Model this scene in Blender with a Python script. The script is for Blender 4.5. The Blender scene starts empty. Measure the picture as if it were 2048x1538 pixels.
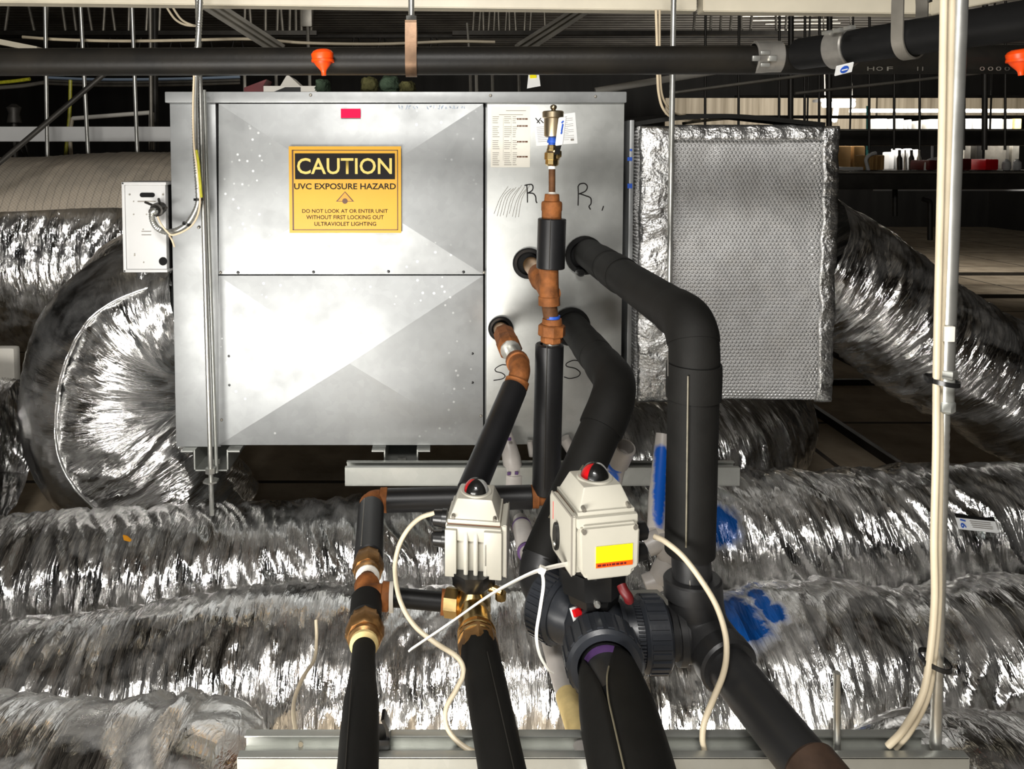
import bpy, bmesh, math, random
import numpy as np
from mathutils import Vector, Matrix, noise as mnoise
random.seed(7)
sc = bpy.context.scene
COL = sc.collection
PI = math.pi
# ------------------------------------------------------------------ camera
F = 1500.0; CX = 883.0; CY = 399.0; PITCH = math.atan(0.0526); EYE = 1.16
cam_d = bpy.data.cameras.new('camera'); cam = bpy.data.objects.new('camera', cam_d); COL.objects.link(cam)
cam.location = (0, 0, EYE); cam.rotation_euler = (PI/2 - PITCH, 0, 0)
cam_d.sensor_width = 36; cam_d.lens = 36*F/2048
cam_d.shift_x = (1024-CX)/2048; cam_d.shift_y = -(769-CY)/2048
cam_d.clip_start = 0.02; cam_d.clip_end = 60
sc.camera = cam
_cp, _sp = math.cos(PITCH), math.sin(PITCH)
def P(px, py, Y):
    """the point at distance Y (metres, along +Y) that the photograph shows at px, py"""
    xr, yr = (px-CX)/F, -(py-CY)/F
    d = Vector((xr, yr*_sp+_cp, yr*_cp-_sp))
    d *= Y/d.y
    return Vector((d.x, d.y, d.z+EYE))
def R(wpx, Y):
    return 0.5*wpx*Y/F
# ------------------------------------------------------------------ mesh building
class MB:
    def __init__(s): s.v = []; s.f = []; s.uv = None
    def add(s, vs, fs):
        b = len(s.v); s.v.extend([tuple(p) for p in vs]); s.f.extend([tuple(b+i for i in f) for f in fs]); return s
def frames(pts):
    pts = [Vector(p) for p in pts]; n = len(pts); T = []
    for i in range(n):
        a = pts[max(0, i-1)]; b = pts[min(n-1, i+1)]; t = b-a
        if 0 < i < n-1:
            t = (pts[i]-a).normalized()+(b-pts[i]).normalized()
        T.append(t.normalized() if t.length > 1e-9 else Vector((0, 0, 1)))
    up = Vector((0, 0, 1)) if abs(T[0].z) < 0.9 else Vector((0, 1, 0))
    n0 = (up-T[0]*up.dot(T[0])).normalized(); N = [n0]
    for i in range(1, n):
        v = N[-1]-T[i]*N[-1].dot(T[i]); N.append(v.normalized())
    return pts, T, N
def tube(mb, pts, r, seg=18, caps=True):
    pts, T, N = frames(pts); n = len(pts)
    rs = r if isinstance(r, (list, tuple)) else [r]*n
    vs = []; fs = []
    for i in range(n):
        B = T[i].cross(N[i])
        for k in range(seg):
            a = 2*PI*k/seg
            vs.append(pts[i]+(N[i]*math.cos(a)+B*math.sin(a))*rs[i])
    for i in range(n-1):
        for k in range(seg):
            k2 = (k+1) % seg
            fs.append((i*seg+k, i*seg+k2, (i+1)*seg+k2, (i+1)*seg+k))
    if caps:
        fs.append(tuple(range(seg-1, -1, -1))); fs.append(tuple((n-1)*seg+k for k in range(seg)))
    return mb.add(vs, fs)
def lathe(mb, a, b, prof, seg=24, flat=False):
    """prof: list of (t, r), t along a->b as a fraction; closed at both ends"""
    a = Vector(a); b = Vector(b); ax = (b-a)
    pts = [a+ax*t for t, _ in prof]
    d = ax.normalized(); up = Vector((0, 0, 1)) if abs(d.z) < 0.9 else Vector((0, 1, 0))
    n = (up-d*up.dot(d)).normalized(); B = d.cross(n); vs = []; fs = []
    off = 0.5 if flat else 0
    for p, (t, r) in zip(pts, prof):
        for k in range(seg):
            an = 2*PI*(k+off)/seg; vs.append(p+(n*math.cos(an)+B*math.sin(an))*max(r, 1e-5))
    m = len(prof)
    for i in range(m-1):
        for k in range(seg):
            k2 = (k+1) % seg; fs.append((i*seg+k, i*seg+k2, (i+1)*seg+k2, (i+1)*seg+k))
    fs.append(tuple(range(seg-1, -1, -1))); fs.append(tuple((m-1)*seg+k for k in range(seg)))
    return mb.add(vs, fs)
def ring(mb, a, b, ro, ri, seg=28, edge=0.0):
    """a hollow sleeve from a to b"""
    a = Vector(a); b = Vector(b); d = (b-a).normalized(); up = Vector((0, 0, 1)) if abs(d.z) < 0.9 else Vector((0, 1, 0))
    n = (up-d*up.dot(d)).normalized(); B = d.cross(n); vs = []; fs = []
    e = edge
    L = (b-a).length
    prof = [(0, ri), (0, ro-e), (e, ro), (L-e, ro), (L, ro-e), (L, ri)] if e else [(0, ri), (0, ro), (L, ro), (L, ri)]
    for t, r in prof:
        for k in range(seg):
            an = 2*PI*k/seg; vs.append(a+d*t+(n*math.cos(an)+B*math.sin(an))*r)
    m = len(prof)
    for i in range(m):
        i2 = (i+1) % m
        for k in range(seg):
            k2 = (k+1) % seg; fs.append((i*seg+k, i*seg+k2, i2*seg+k2, i2*seg+k))
    return mb.add(vs, fs)
def _bm_add(mb, bm):
    bm.verts.index_update()
    mb.add([v.co.copy() for v in bm.verts], [[v.index for v in f.verts] for f in bm.faces]); bm.free(); return mb
def box(mb, c, s, rot=None, bev=0.0, bseg=2, taper=None):
    """centre c, full size s; taper=(fx, fy) scales the top face"""
    bm = bmesh.new(); bmesh.ops.create_cube(bm, size=1)
    for v in bm.verts:
        if taper and v.co.z > 0:
            v.co.x *= taper[0]; v.co.y *= taper[1]
        v.co = Vector((v.co.x*s[0], v.co.y*s[1], v.co.z*s[2]))
    if bev > 0: bmesh.ops.bevel(bm, geom=list(bm.edges), offset=bev, segments=bseg, affect='EDGES', profile=0.6)
    M = Matrix.Translation(Vector(c))
    if rot is not None: M = M @ (rot.to_4x4() if isinstance(rot, Matrix) else Matrix.Rotation(rot, 4, 'Z'))
    bmesh.ops.transform(bm, matrix=M, verts=bm.verts)
    return _bm_add(mb, bm)
def slab(mb, lo, hi, bev=0.0):
    lo = Vector(lo); hi = Vector(hi); return box(mb, (lo+hi)/2, hi-lo, bev=bev)
def prism(mb, poly, d, bev=0.0):
    """poly: list of 3-D points (planar), extruded by vector d"""
    bm = bmesh.new(); vs = [bm.verts.new(p) for p in poly]; f = bm.faces.new(vs)
    r = bmesh.ops.extrude_face_region(bm, geom=[f]); nv = [g for g in r['geom'] if isinstance(g, bmesh.types.BMVert)]
    bmesh.ops.translate(bm, vec=Vector(d), verts=nv)
    bmesh.ops.recalc_face_normals(bm, faces=bm.faces)
    if bev: bmesh.ops.bevel(bm, geom=list(bm.edges), offset=bev, segments=2, affect='EDGES')
    return _bm_add(mb, bm)
def bar(mb, a, b, w, t, up=(0, 0, 1)):
    """a square bar from a to b, width w (sideways) and thickness t (along up)"""
    a = Vector(a); b = Vector(b); d = (b-a).normalized(); u = Vector(up); s = d.cross(u)
    if s.length < 1e-6: s = d.cross(Vector((0, 1, 0)))
    s.normalize(); u = s.cross(d).normalized()
    vs = [p+s*sx*w/2+u*sy*t/2 for p in (a, b) for sx, sy in ((-1, -1), (1, -1), (1, 1), (-1, 1))]
    return mb.add(vs, [(3, 2, 1, 0), (4, 5, 6, 7), (0, 1, 5, 4), (1, 2, 6, 5), (2, 3, 7, 6), (3, 0, 4, 7)])
def strap(mb, pts, w, t, side):
    """a flat band following pts; width w along the vector side, thickness t"""
    pts, T, N = frames(pts); vs = []; fs = []; S = Vector(side).normalized(); n = len(pts)
    for i in range(n):
        q = T[i].cross(S).normalized()
        for sx, sy in ((-1, -1), (1, -1), (1, 1), (-1, 1)): vs.append(pts[i]+S*sx*w/2+q*sy*t/2)
    for i in range(n-1):
        for k in range(4):
            k2 = (k+1) % 4; fs.append((i*4+k, i*4+k2, (i+1)*4+k2, (i+1)*4+k))
    fs.append((3, 2, 1, 0)); fs.append(tuple((n-1)*4+k for k in range(4)))
    return mb.add(vs, fs)
def spline(pts, n=10):
    pts = [Vector(p) for p in pts]; out = []
    q = [pts[0]*2-pts[1]]+pts+[pts[-1]*2-pts[-2]]
    for i in range(1, len(q)-2):
        for k in range(n):
            t = k/n; p0, p1, p2, p3 = q[i-1:i+3]
            out.append(0.5*((2*p1)+(p2-p0)*t+(2*p0-5*p1+4*p2-p3)*t*t+(3*p1-p0-3*p2+p3)*t**3))
    out.append(pts[-1]); return out
def fillet(pts, rad, n=8):
    pts = [Vector(p) for p in pts]; out = [pts[0]]
    for i in range(1, len(pts)-1):
        a = (pts[i-1]-pts[i]); b = (pts[i+1]-pts[i]); r = min(rad, a.length*.49, b.length*.49)
        p0 = pts[i]+a.normalized()*r; p2 = pts[i]+b.normalized()*r
        for k in range(n+1):
            t = k/n; out.append(p0*(1-t)**2+pts[i]*2*t*(1-t)+p2*t*t)
    out.append(pts[-1]); return out
def resample(pts, step):
    pts = [Vector(p) for p in pts]; out = [pts[0]]
    for a, b in zip(pts, pts[1:]):
        L = (b-a).length; n = max(1, int(round(L/step)))
        for k in range(1, n+1): out.append(a.lerp(b, k/n))
    return out
def lerp(a, b, t): return Vector(a).lerp(Vector(b), t)
# ------------------------------------------------------------------ linking
def mesh_of(name, mb, mat, off=(0, 0, 0), sharp=38):
    me = bpy.data.meshes.new(name); o = Vector(off)
    me.from_pydata([(p[0]-o.x, p[1]-o.y, p[2]-o.z) for p in mb.v], [], mb.f)
    me.polygons.foreach_set('use_smooth', [True]*len(me.polygons))
    if sharp: me.set_sharp_from_angle(angle=math.radians(sharp))
    if mb.uv is not None:
        uvl = me.uv_layers.new(name='UVMap'); li = np.zeros(len(me.loops), dtype=np.int32); me.loops.foreach_get('vertex_index', li)
        uvl.data.foreach_set('uv', np.asarray(mb.uv, dtype=np.float32)[li].ravel())
    me.materials.append(mat); me.update()
    return me
def thing(name, label, cat, loc, rz=0, group=None):
    o = bpy.data.objects.new(name, None); COL.objects.link(o); o.location = loc; o.rotation_euler = (0, 0, rz); o.empty_display_size = 0.05
    o['label'] = label; o['category'] = cat
    if group: o['group'] = group
    return o
def part(name, mb, mat, parent, label=None, local=False, sharp=38, kind=None):
    """mb in world coordinates (local=True: in the thing's own coordinates)"""
    if local: off = Vector((0, 0, 0))
    else:
        q = parent; off = Vector(q.location)
        while q.parent: q = q.parent; off = off+Vector(q.location)
    o = bpy.data.objects.new(name, mesh_of(name, mb, mat, off, sharp)); COL.objects.link(o); o.parent = parent
    if label: o['label'] = label
    if kind: o['kind'] = kind
    return o
def single(name, mb, mat, label=None, cat=None, group=None, kind=None, sharp=38):
    a = np.array(mb.v); lo = a.min(0); hi = a.max(0); base = ((lo[0]+hi[0])/2, (lo[1]+hi[1])/2, lo[2])
    o = bpy.data.objects.new(name, mesh_of(name, mb, mat, base, sharp)); COL.objects.link(o); o.location = base
    for k, v in (('label', label), ('category', cat), ('group', group), ('kind', kind)):
        if v: o[k] = v
    return o
def textmesh(mb, s, x0, x1, z0, z1, y, bold=0.0, depth=0.0006, tf=None):
    """letters standing in the plane y, filling x0..x1, z0..z1, read from -Y; tf maps the finished points"""
    cu = bpy.data.curves.new('txt', 'FONT'); cu.body = s; cu.size = 1; cu.offset = bold; cu.extrude = 0.0; cu.resolution_u = 3
    ob = bpy.data.objects.new('txt', cu); COL.objects.link(ob)
    dg = bpy.context.evaluated_depsgraph_get(); dg.update(); ev = ob.evaluated_get(dg); me = ev.to_mesh()
    vs = [v.co.copy() for v in me.vertices]; fs = [list(p.vertices) for p in me.polygons]; ev.to_mesh_clear()
    bpy.data.objects.remove(ob); bpy.data.curves.remove(cu)
    ax = min(v.x for v in vs); bx = max(v.x for v in vs); ay = min(v.y for v in vs); by = max(v.y for v in vs)
    out = [Vector((x0+(v.x-ax)/(bx-ax)*(x1-x0), y, z0+(v.y-ay)/(by-ay)*(z1-z0))) for v in vs]
    if tf: out = [tf(p) for p in out]
    return mb.add(out, fs)
# ------------------------------------------------------------------ numpy noise
def _hash(ix, iy, seed):
    h = (ix.astype(np.int64)*374761393+iy.astype(np.int64)*668265263+seed*1442695041) & 0xffffffff
    h = ((h ^ (h >> 13))*1274126177) & 0xffffffff
    return (h ^ (h >> 16)) & 0xffffffff
def pn(x, y, seed=0):
    x = np.asarray(x, float); y = np.asarray(y, float); ix = np.floor(x); iy = np.floor(y); fx = x-ix; fy = y-iy
    u = fx*fx*fx*(fx*(fx*6-15)+10); v = fy*fy*fy*(fy*(fy*6-15)+10)
    def g(dx, dy):
        a = _hash(ix+dx, iy+dy, seed)/4294967296.0*2*PI; return np.cos(a)*(fx-dx)+np.sin(a)*(fy-dy)
    return ((g(0, 0)*(1-u)+g(1, 0)*u)*(1-v)+(g(0, 1)*(1-u)+g(1, 1)*u)*v)*1.5
def ridge(x, y, seed=0): return 1-2*np.abs(pn(x, y, seed))
# ------------------------------------------------------------------ materials
def S(r, g=None, b=None):
    """an sRGB colour, 0..255, as linear rgba"""
    if g is None: g = b = r
    f = lambda c: (c/255/12.92) if c/255 <= .04045 else ((c/255+.055)/1.055)**2.4
    return (f(r), f(g), f(b), 1)
class NT:
    def __init__(s, name):
        s.m = bpy.data.materials.new(name); s.m.use_nodes = True; s.t = s.m.node_tree; s.b = s.t.nodes['Principled BSDF']
    def n(s, typ, **kw):
        x = s.t.nodes.new(typ)
        for k, v in kw.items():
            if k in x.inputs.keys(): x.inputs[k].default_value = v
            else: setattr(x, k, v)
        return x
    def l(s, a, b): s.t.links.new(a, b)
    def coord(s, which='Object', scale=(1, 1, 1), rot=(0, 0, 0)):
        tc = s.n('ShaderNodeTexCoord'); mp = s.n('ShaderNodeMapping'); mp.inputs['Scale'].default_value = scale; mp.inputs['Rotation'].default_value = rot
        s.l(tc.outputs[which], mp.inputs['Vector']); return mp.outputs['Vector']
    def noise(s, vec, scale, detail=3, rough=.55, dist=0):
        x = s.n('ShaderNodeTexNoise'); x.inputs['Scale'].default_value = scale; x.inputs['Detail'].default_value = detail
        x.inputs['Roughness'].default_value = rough; x.inputs['Distortion'].default_value = dist
        if vec is not None: s.l(vec, x.inputs['Vector'])
        return x.outputs['Fac']
    def ramp(s, fac, stops):
        x = s.n('ShaderNodeValToRGB'); e = x.color_ramp.elements
        while len(e) < len(stops): e.new(0.5)
        for i, (p, c) in enumerate(stops): e[i].position = p; e[i].color = c if len(c) == 4 else (*c, 1)
        s.l(fac, x.inputs['Fac']); return x.outputs['Color']
    def maprange(s, fac, a, b, c, d):
        x = s.n('ShaderNodeMapRange'); x.inputs[1].default_value = a; x.inputs[2].default_value = b; x.inputs[3].default_value = c; x.inputs[4].default_value = d
        s.l(fac, x.inputs[0]); return x.outputs[0]
    def mix(s, fac, a, b):
        x = s.n('ShaderNodeMix', data_type='RGBA')
        if isinstance(fac, float): x.inputs[0].default_value = fac
        else: s.l(fac, x.inputs[0])
        for i, c in ((6, a), (7, b)):
            if isinstance(c, tuple): x.inputs[i].default_value = c
            else: s.l(c, x.inputs[i])
        return x.outputs[2]
    def bump(s, h, strength=.3, dist=.002, prev=None):
        x = s.n('ShaderNodeBump'); x.inputs['Strength'].default_value = strength; x.inputs['Distance'].default_value = dist
        s.l(h, x.inputs['Height'])
        if prev is not None: s.l(prev, x.inputs['Normal'])
        return x.outputs['Normal']
    def col(s, c): 
        if isinstance(c, tuple): s.b.inputs['Base Color'].default_value = c
        else: s.l(c, s.b.inputs['Base Color'])
        return s
    def set(s, **kw):
        for k, v in kw.items():
            k = {'rough': 'Roughness', 'metal': 'Metallic', 'spec': 'Specular IOR Level', 'coat': 'Coat Weight', 'trans': 'Transmission Weight', 'normal': 'Normal'}[k]
            if isinstance(v, (int, float)): s.b.inputs[k].default_value = v
            else: s.l(v, s.b.inputs[k])
        return s
def simple(name, c, rough=.5, metal=0, spec=.5, var=.25, scale=30, bump=0.0, bscale=120, bdist=.001, dark=None):
    """one colour with a little mottling of its own, and a fine grain"""
    t = NT(name); v = t.coord()
    if var > 0:
        d = dark or tuple(x*(1-var) for x in c[:3])+(1,)
        t.col(t.mix(t.maprange(t.noise(v, scale, 4), .35, .7, 0, 1), c, d))
    else: t.col(c)
    t.set(rough=rough, metal=metal, spec=spec)
    if bump: t.set(normal=t.bump(t.noise(v, bscale, 3), bump, bdist))
    return t.m
def galv(name, base, rough, metal, spots=0.0, bscale=1.0):
    t = NT(name); v = t.coord()
    vo = t.n('ShaderNodeTexVoronoi'); vo.inputs['Scale'].default_value = 70; t.l(v, vo.inputs['Vector'])
    bw = t.n('ShaderNodeSeparateColor'); t.l(vo.outputs['Color'], bw.inputs[0])
    big = t.noise(v, 5, 4, .6)
    c1 = t.mix(t.maprange(bw.outputs[0], 0, 1, 0, .22), base, tuple(x*.72 for x in base[:3])+(1,))
    c2 = t.mix(t.maprange(big, .4, .75, 0, .45), c1, tuple(x*.62 for x in base[:3])+(1,))
    if spots:
        # dried splashes
        vs = t.n('ShaderNodeTexVoronoi'); vs.inputs['Scale'].default_value = 62; vs.inputs['Randomness'].default_value = 1; t.l(v, vs.inputs['Vector'])
        a = t.maprange(vs.outputs['Distance'], .10, .22, 1, 0); sp = t.n('ShaderNodeSeparateColor'); t.l(vs.outputs['Color'], sp.inputs[0])
        k = t.maprange(sp.outputs[1], .80, .84, 0, 1); msk = t.maprange(t.noise(v, 4.2, 2), .48, .6, 0, 1)
        m1 = t.n('ShaderNodeMath', operation='MULTIPLY'); t.l(a, m1.inputs[0]); t.l(k, m1.inputs[1])
        m2 = t.n('ShaderNodeMath', operation='MULTIPLY'); t.l(m1.outputs[0], m2.inputs[0]); t.l(msk, m2.inputs[1])
        c2 = t.mix(m2.outputs[0], c2, (.85, .86, .86, 1))
    t.col(c2)
    t.set(metal=metal, rough=t.maprange(t.noise(v, 14, 4), .3, .7, rough-.05, rough+.09))
    t.set(normal=t.bump(t.noise(v, 90, 3), .06*bscale, .001))
    return t.m
def foil(name, base=(.84, .84, .83, 1), rough=.14, dust=.25, su=1.0, wrink=1.0, sv=1.0):
    """crinkled aluminium jacket; UV is in metres, u along the duct, v round it"""
    t = NT(name)
    v1 = t.coord('UV', (46*su, 7*sv, 1), (0, 0, .12)); v2 = t.coord('UV', (120*su, 34*sv, 1)); v4 = t.coord('UV', (210*su, 26*sv, 1), (0, 0, -.2)); v3 = t.coord('UV', (14, 14, 1))
    n1 = t.n('ShaderNodeTexNoise'); n1.noise_type = 'RIDGED_MULTIFRACTAL'; n1.inputs['Scale'].default_value = 1; n1.inputs['Detail'].default_value = 3; n1.inputs['Distortion'].default_value = .6
    t.l(v1, n1.inputs['Vector'])
    vo = t.n('ShaderNodeTexVoronoi'); vo.feature = 'F1'; vo.inputs['Scale'].default_value = 1.0; t.l(v2, vo.inputs['Vector'])
    b1 = t.bump(n1.outputs['Fac'], .7*wrink, .006); b2 = t.bump(vo.outputs['Distance'], .6*wrink, .0026, b1); b2 = t.bump(t.noise(v4, 1, 3, .6, 1.2), .85*wrink, .0022, b2)
    t.set(normal=b2)
    d = t.maprange(t.noise(v3, 1, 5, .6, .4), .42, .78, 0, dust)
    t.col(t.mix(d, base, (.30, .25, .17, 1)))
    t.set(metal=t.maprange(d, 0, 1, 1, .1), rough=t.maprange(d, 0, .6, rough, rough+.35))
    return t.m
def bubble(name):
    """bubble-wrap foil: rows of small round blisters"""
    t = NT(name); tc = t.n('ShaderNodeTexCoord'); mp = t.n('ShaderNodeMapping'); mp.inputs['Scale'].default_value = (106, 106, 106); t.l(tc.outputs['UV'], mp.inputs['Vector'])
    sx = t.n('ShaderNodeSeparateXYZ'); t.l(mp.outputs['Vector'], sx.inputs[0])
    def M(op, a, b=None):
        x = t.n('ShaderNodeMath', operation=op)
        for i, q in enumerate((a, b)):
            if q is None: continue
            if isinstance(q, (int, float)): x.inputs[i].default_value = q
            else: t.l(q, x.inputs[i])
        return x.outputs[0]
    row = M('FLOOR', M('MULTIPLY', sx.outputs[1], 1.15)); off = M('MULTIPLY', M('MODULO', row, 2.0), .5)
    fx = M('SUBTRACT', M('FRACT', M('ADD', sx.outputs[0], off)), .5); fy = M('SUBTRACT', M('FRACT', M('MULTIPLY', sx.outputs[1], 1.15)), .5)
    d = M('SQRT', M('ADD', M('MULTIPLY', fx, fx), M('MULTIPLY', fy, fy)))
    h = t.maprange(d, .20, .46, 1, 0)
    v = t.coord('UV'); wob = t.noise(v, 26, 4, .6)
    b0 = t.bump(wob, .45, .006); t.set(normal=t.bump(h, 1.0, .0032, b0))
    t.col(t.mix(t.maprange(t.noise(v, 9, 4), .45, .75, 0, .5), (.86, .86, .85, 1), (.62, .60, .56, 1)))
    t.set(metal=.42, rough=.30); return t.m
M_ = {}
M_['unit'] = galv('galvanised_sheet', (.345, .355, .355, 1), .43, .68, spots=1.0)
M_['unit_plain'] = galv('galvanised_post', (.35, .36, .36, 1), .46, .62)
M_['unit_side'] = galv('galvanised_service_sheet', (.50, .51, .49, 1), .42, .6)
M_['strut'] = galv('galvanised_strut', (.48, .49, .455, 1), .36, .66)
M_['rod'] = galv('zinc_rod', (.62, .62, .58, 1), .33, .85)
M_['foil'] = foil('foil_jacket'); M_['foil_dusty'] = foil('foil_jacket_dusty', dust=.5, rough=.17)
M_['foil_smooth'] = foil('foil_smooth', dust=.2, rough=.24, wrink=.45); M_['tape'] = foil('foil_tape', dust=.1, rough=.33, su=1.2, sv=6, wrink=.8); M_['tape_smooth'] = foil('foil_joint_tape', dust=.1, rough=.24, su=.45, sv=.6, wrink=.5)
M_['bubble'] = bubble('bubble_foil')
M_['rubber'] = simple('rubber_insulation', (.009, .0086, .0076, 1), .68, 0, .18, .3, 24, .25, 350, .0006)
M_['rubber_gloss'] = simple('rubber_insulation_smooth', (.010, .010, .0108, 1), .42, 0, .35, .3, 18, .2, 300, .0005)
M_['seam'] = simple('seam_glue', (.17, .15, .10, 1), .5, 0, .5, .4, 60)
M_['black_steel'] = simple('black_steel_pipe', (.007, .007, .007, 1), .45, 0, .2, .35, 12, .12, 160)
M_['black_pipe_dusty'] = simple('sprinkler_pipe_paint', (.006, .0056, .005, 1), .45, 0, .22, .1, 9, .25, 120, .001, dark=(.014, .012, .009, 1))
M_['rust'] = simple('rusted_iron', (.30, .105, .028, 1), .72, .1, .3, .6, 42, .5, 190, .0012)
M_['rust_dark'] = simple('rusted_iron_dark', (.13, .055, .020, 1), .7, .15, .3, .5, 55, .5, 200, .001)
M_['bronze'] = simple('tarnished_bronze', (.40, .22, .085, 1), .38, .85, .5, .5, 46, .25, 150)
M_['clamp'] = simple('clamp_steel', (.46, .44, .40, 1), .32, .75, .5, .3, 30, .1, 120)
M_['brass'] = simple('brass', (.72, .52, .23, 1), .27, 1, .5, .25, 30, .1, 150)
M_['brass_pale'] = simple('nickelled_brass', (.55, .45, .30, 1), .33, .95, .5, .2, 30, .05, 150)
M_['pvc'] = simple('grey_pvc', (.026, .029, .035, 1), .36, 0, .5, .2, 22, .12, 200)
M_['pvc_dark'] = simple('grey_pvc_pipe', (.019, .019, .0195, 1), .42, 0, .5, .3, 14, .15, 160)
M_['pvc_white'] = simple('white_pvc', (.52, .485, .45, 1), .38, 0, .5, .25, 18, .08, 140)
M_['cream'] = simple('cream_enamel', (.47, .45, .38, 1), .36, 0, .5, .08, 16, .06, 260)
M_['black'] = simple('black_plastic', (.010, .010, .010, 1), .28, 0, .5, .2, 40)
M_['black_matt'] = simple('black_matt', (.006, .006, .006, 1), .8, 0, .2, .2, 40)
M_['white_cable'] = simple('white_cable', (.66, .57, .41, 1), .42, 0, .5, .15, 20)
M_['beige_cable'] = simple('beige_cable', (.70, .58, .40, 1), .45, 0, .5, .2, 20)
M_['nylon'] = simple('natural_nylon', (.74, .72, .65, 1), .4, 0, .5, .1, 30)
M_['white_paint'] = simple('white_enamel', (.56, .56, .55, 1), .45, 0, .5, .1, 8, .04, 90)
M_['cream_beam'] = simple('cream_painted_steel', (.72, .66, .52, 1), .42, 0, .5, .15, 7, .1, 60)
M_['yellow'] = simple('yellow_vinyl', (.74, .38, .005, 1), .38, 0, .5, .06, 10)
M_['yellow_text'] = simple('yellow_lettering', (.90, .66, .16, 1), .35, 0, .5, 0)
M_['ink'] = simple('black_ink', (.010, .008, .008, 1), .6, 0, .2, 0)
M_['brown_ink'] = simple('brown_ink', (.10, .035, .008, 1), .4, 0, .5, 0)
M_['amber'] = simple('amber_ink', (.74, .30, .010, 1), .35, 0, .5, 0)
M_['pink'] = simple('pink_vinyl', (.70, .001, .060, 1), .6, 0, .15, 0)
M_['paper'] = simple('cream_paper', (.80, .77, .68, 1), .55, 0, .4, .08, 14)
M_['paper_white'] = simple('white_paper', (.80, .81, .80, 1), .5, 0, .4, .05, 14)
M_['grey_ink'] = simple('grey_ink', (.24, .22, .19, 1), .6, 0, .3, 0)
M_['blue_ink'] = simple('blue_ink', (.02, .09, .48, 1), .5, 0, .4, 0)
M_['pale_blue_ink'] = simple('pale_blue_ink', (.36, .46, .60, 1), .5, 0, .4, 0)
M_['blue_paint'] = simple('blue_spray_paint', (.004, .12, .62, 1), .42, 0, .5, .35, 25)
M_['purple'] = simple('purple_primer', (.10, .045, .16, 1), .5, 0, .5, .4, 40)
M_['red'] = simple('red_plastic', (.72, .008, .012, 1), .25, 0, .5, .1, 30)
M_['dark_red'] = simple('dark_red_card', (.13, .004, .006, 1), .5, 0, .5, .3, 30)
M_['label_yellow'] = simple('lemon_label', (.92, .80, .004, 1), .4, 0, .5, 0)
M_['label_orange'] = simple('orange_red_band', (.90, .085, .004, 1), .4, 0, .5, 0)
M_['orange'] = simple('orange_plastic', (.92, .075, .004, 1), .38, 0, .5, .1, 30)
M_['kraft'] = simple('kraft_card', (.42, .24, .085, 1), .7, 0, .3, .2, 12)
M_['card_white'] = simple('white_card', (.72, .69, .62, 1), .6, 0, .3, .1, 12)
M_['green_wool'] = simple('green_wool', (.050, .075, .048, 1), .95, 0, .1, .6, 40, 1.0, 160, .004)
M_['olive_wool'] = simple('olive_wool', (.085, .080, .032, 1), .95, 0, .1, .6, 40, 1.0, 160, .004)
M_['dark_steel'] = simple('dark_steel', (.050, .046, .040, 1), .5, .5, .5, .4, 10, .2, 80)
M_['grey_steel'] = simple('grey_steel', (.30, .28, .24, 1), .45, .6, .5, .4, 12, .15, 80)
M_['pale_steel'] = simple('pale_steel', (.55, .52, .45, 1), .4, .6, .5, .3, 12, .1, 80)
M_['teal'] = simple('teal_paint', (.10, .55, .50, 1), .4, 0, .5, .1, 20)
M_['yellow_green'] = simple('yellow_green_wire', (.52, .50, .03, 1), .4, 0, .5, .5, 60)
M_['tan_foam'] = simple('tan_foam', (.75, .58, .26, 1), .7, 0, .3, .25, 40, .4, 80)
def clear_plastic():
    t = NT('clear_dome'); t.col((.95, .95, .95, 1)); t.set(rough=.03, trans=1.0); t.b.inputs['IOR'].default_value = 1.3; return t.m
def painted(name, base, paint, spots, rough=.4):
    t = NT(name); geo = t.n('ShaderNodeNewGeometry'); pos = geo.outputs['Position']; nz = t.noise(pos, 60, 4, .6, .5); acc = None
    for c, r in spots:
        ds = t.n('ShaderNodeVectorMath', operation='DISTANCE'); ds.inputs[1].default_value = tuple(c); t.l(pos, ds.inputs[0])
        ad = t.n('ShaderNodeMath', operation='MULTIPLY_ADD'); t.l(nz, ad.inputs[0]); ad.inputs[1].default_value = r*.7; t.l(ds.outputs['Value'], ad.inputs[2])
        k = t.maprange(ad.outputs[0], r*1.0, r*1.4, 1, 0)
        if acc is None: acc = k
        else:
            mx = t.n('ShaderNodeMath', operation='MAXIMUM'); t.l(acc, mx.inputs[0]); t.l(k, mx.inputs[1]); acc = mx.outputs[0]
    t.col(t.mix(acc, base, paint)); t.set(rough=rough); return t.m
M_['dome'] = clear_plastic()
def lampmat(name, c, s):
    t = NT(name); t.col(c); t.b.inputs['Emission Color'].default_value = c; t.b.inputs['Emission Strength'].default_value = s; return t.m
M_['tube'] = lampmat('lit_tube', (1, .97, .9, 1), 9.0)
def deckmat():
    t = NT('roof_deck'); v = t.coord('Object')
    t.col(t.mix(t.maprange(t.noise(v, 3, 4), .3, .7, 0, 1), (.20, .185, .16, 1), (.11, .10, .088, 1))); t.set(rough=.6, metal=.3); return t.m
M_['deck'] = deckmat()
def tilemat():
    t = NT('ceiling_tile_backs'); v = t.coord('Object')
    br = t.n('ShaderNodeTexBrick'); br.offset = 0; br.inputs['Scale'].default_value = 1; br.inputs['Mortar Size'].default_value = .012; br.inputs['Brick Width'].default_value = 1.22; br.inputs['Row Height'].default_value = .61
    t.l(v, br.inputs['Vector'])
    br.inputs['Color1'].default_value = (.50, .42, .31, 1); br.inputs['Color2'].default_value = (.44, .36, .26, 1); br.inputs['Mortar'].default_value = (.06, .055, .05, 1)
    t.col(t.mix(t.maprange(t.noise(v, 6, 5), .4, .75, 0, .6), br.outputs['Color'], (.16, .12, .08, 1))); t.set(rough=.9, spec=.2)
    t.set(normal=t.bump(t.noise(v, 60, 3), .3, .003)); return t.m
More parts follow.
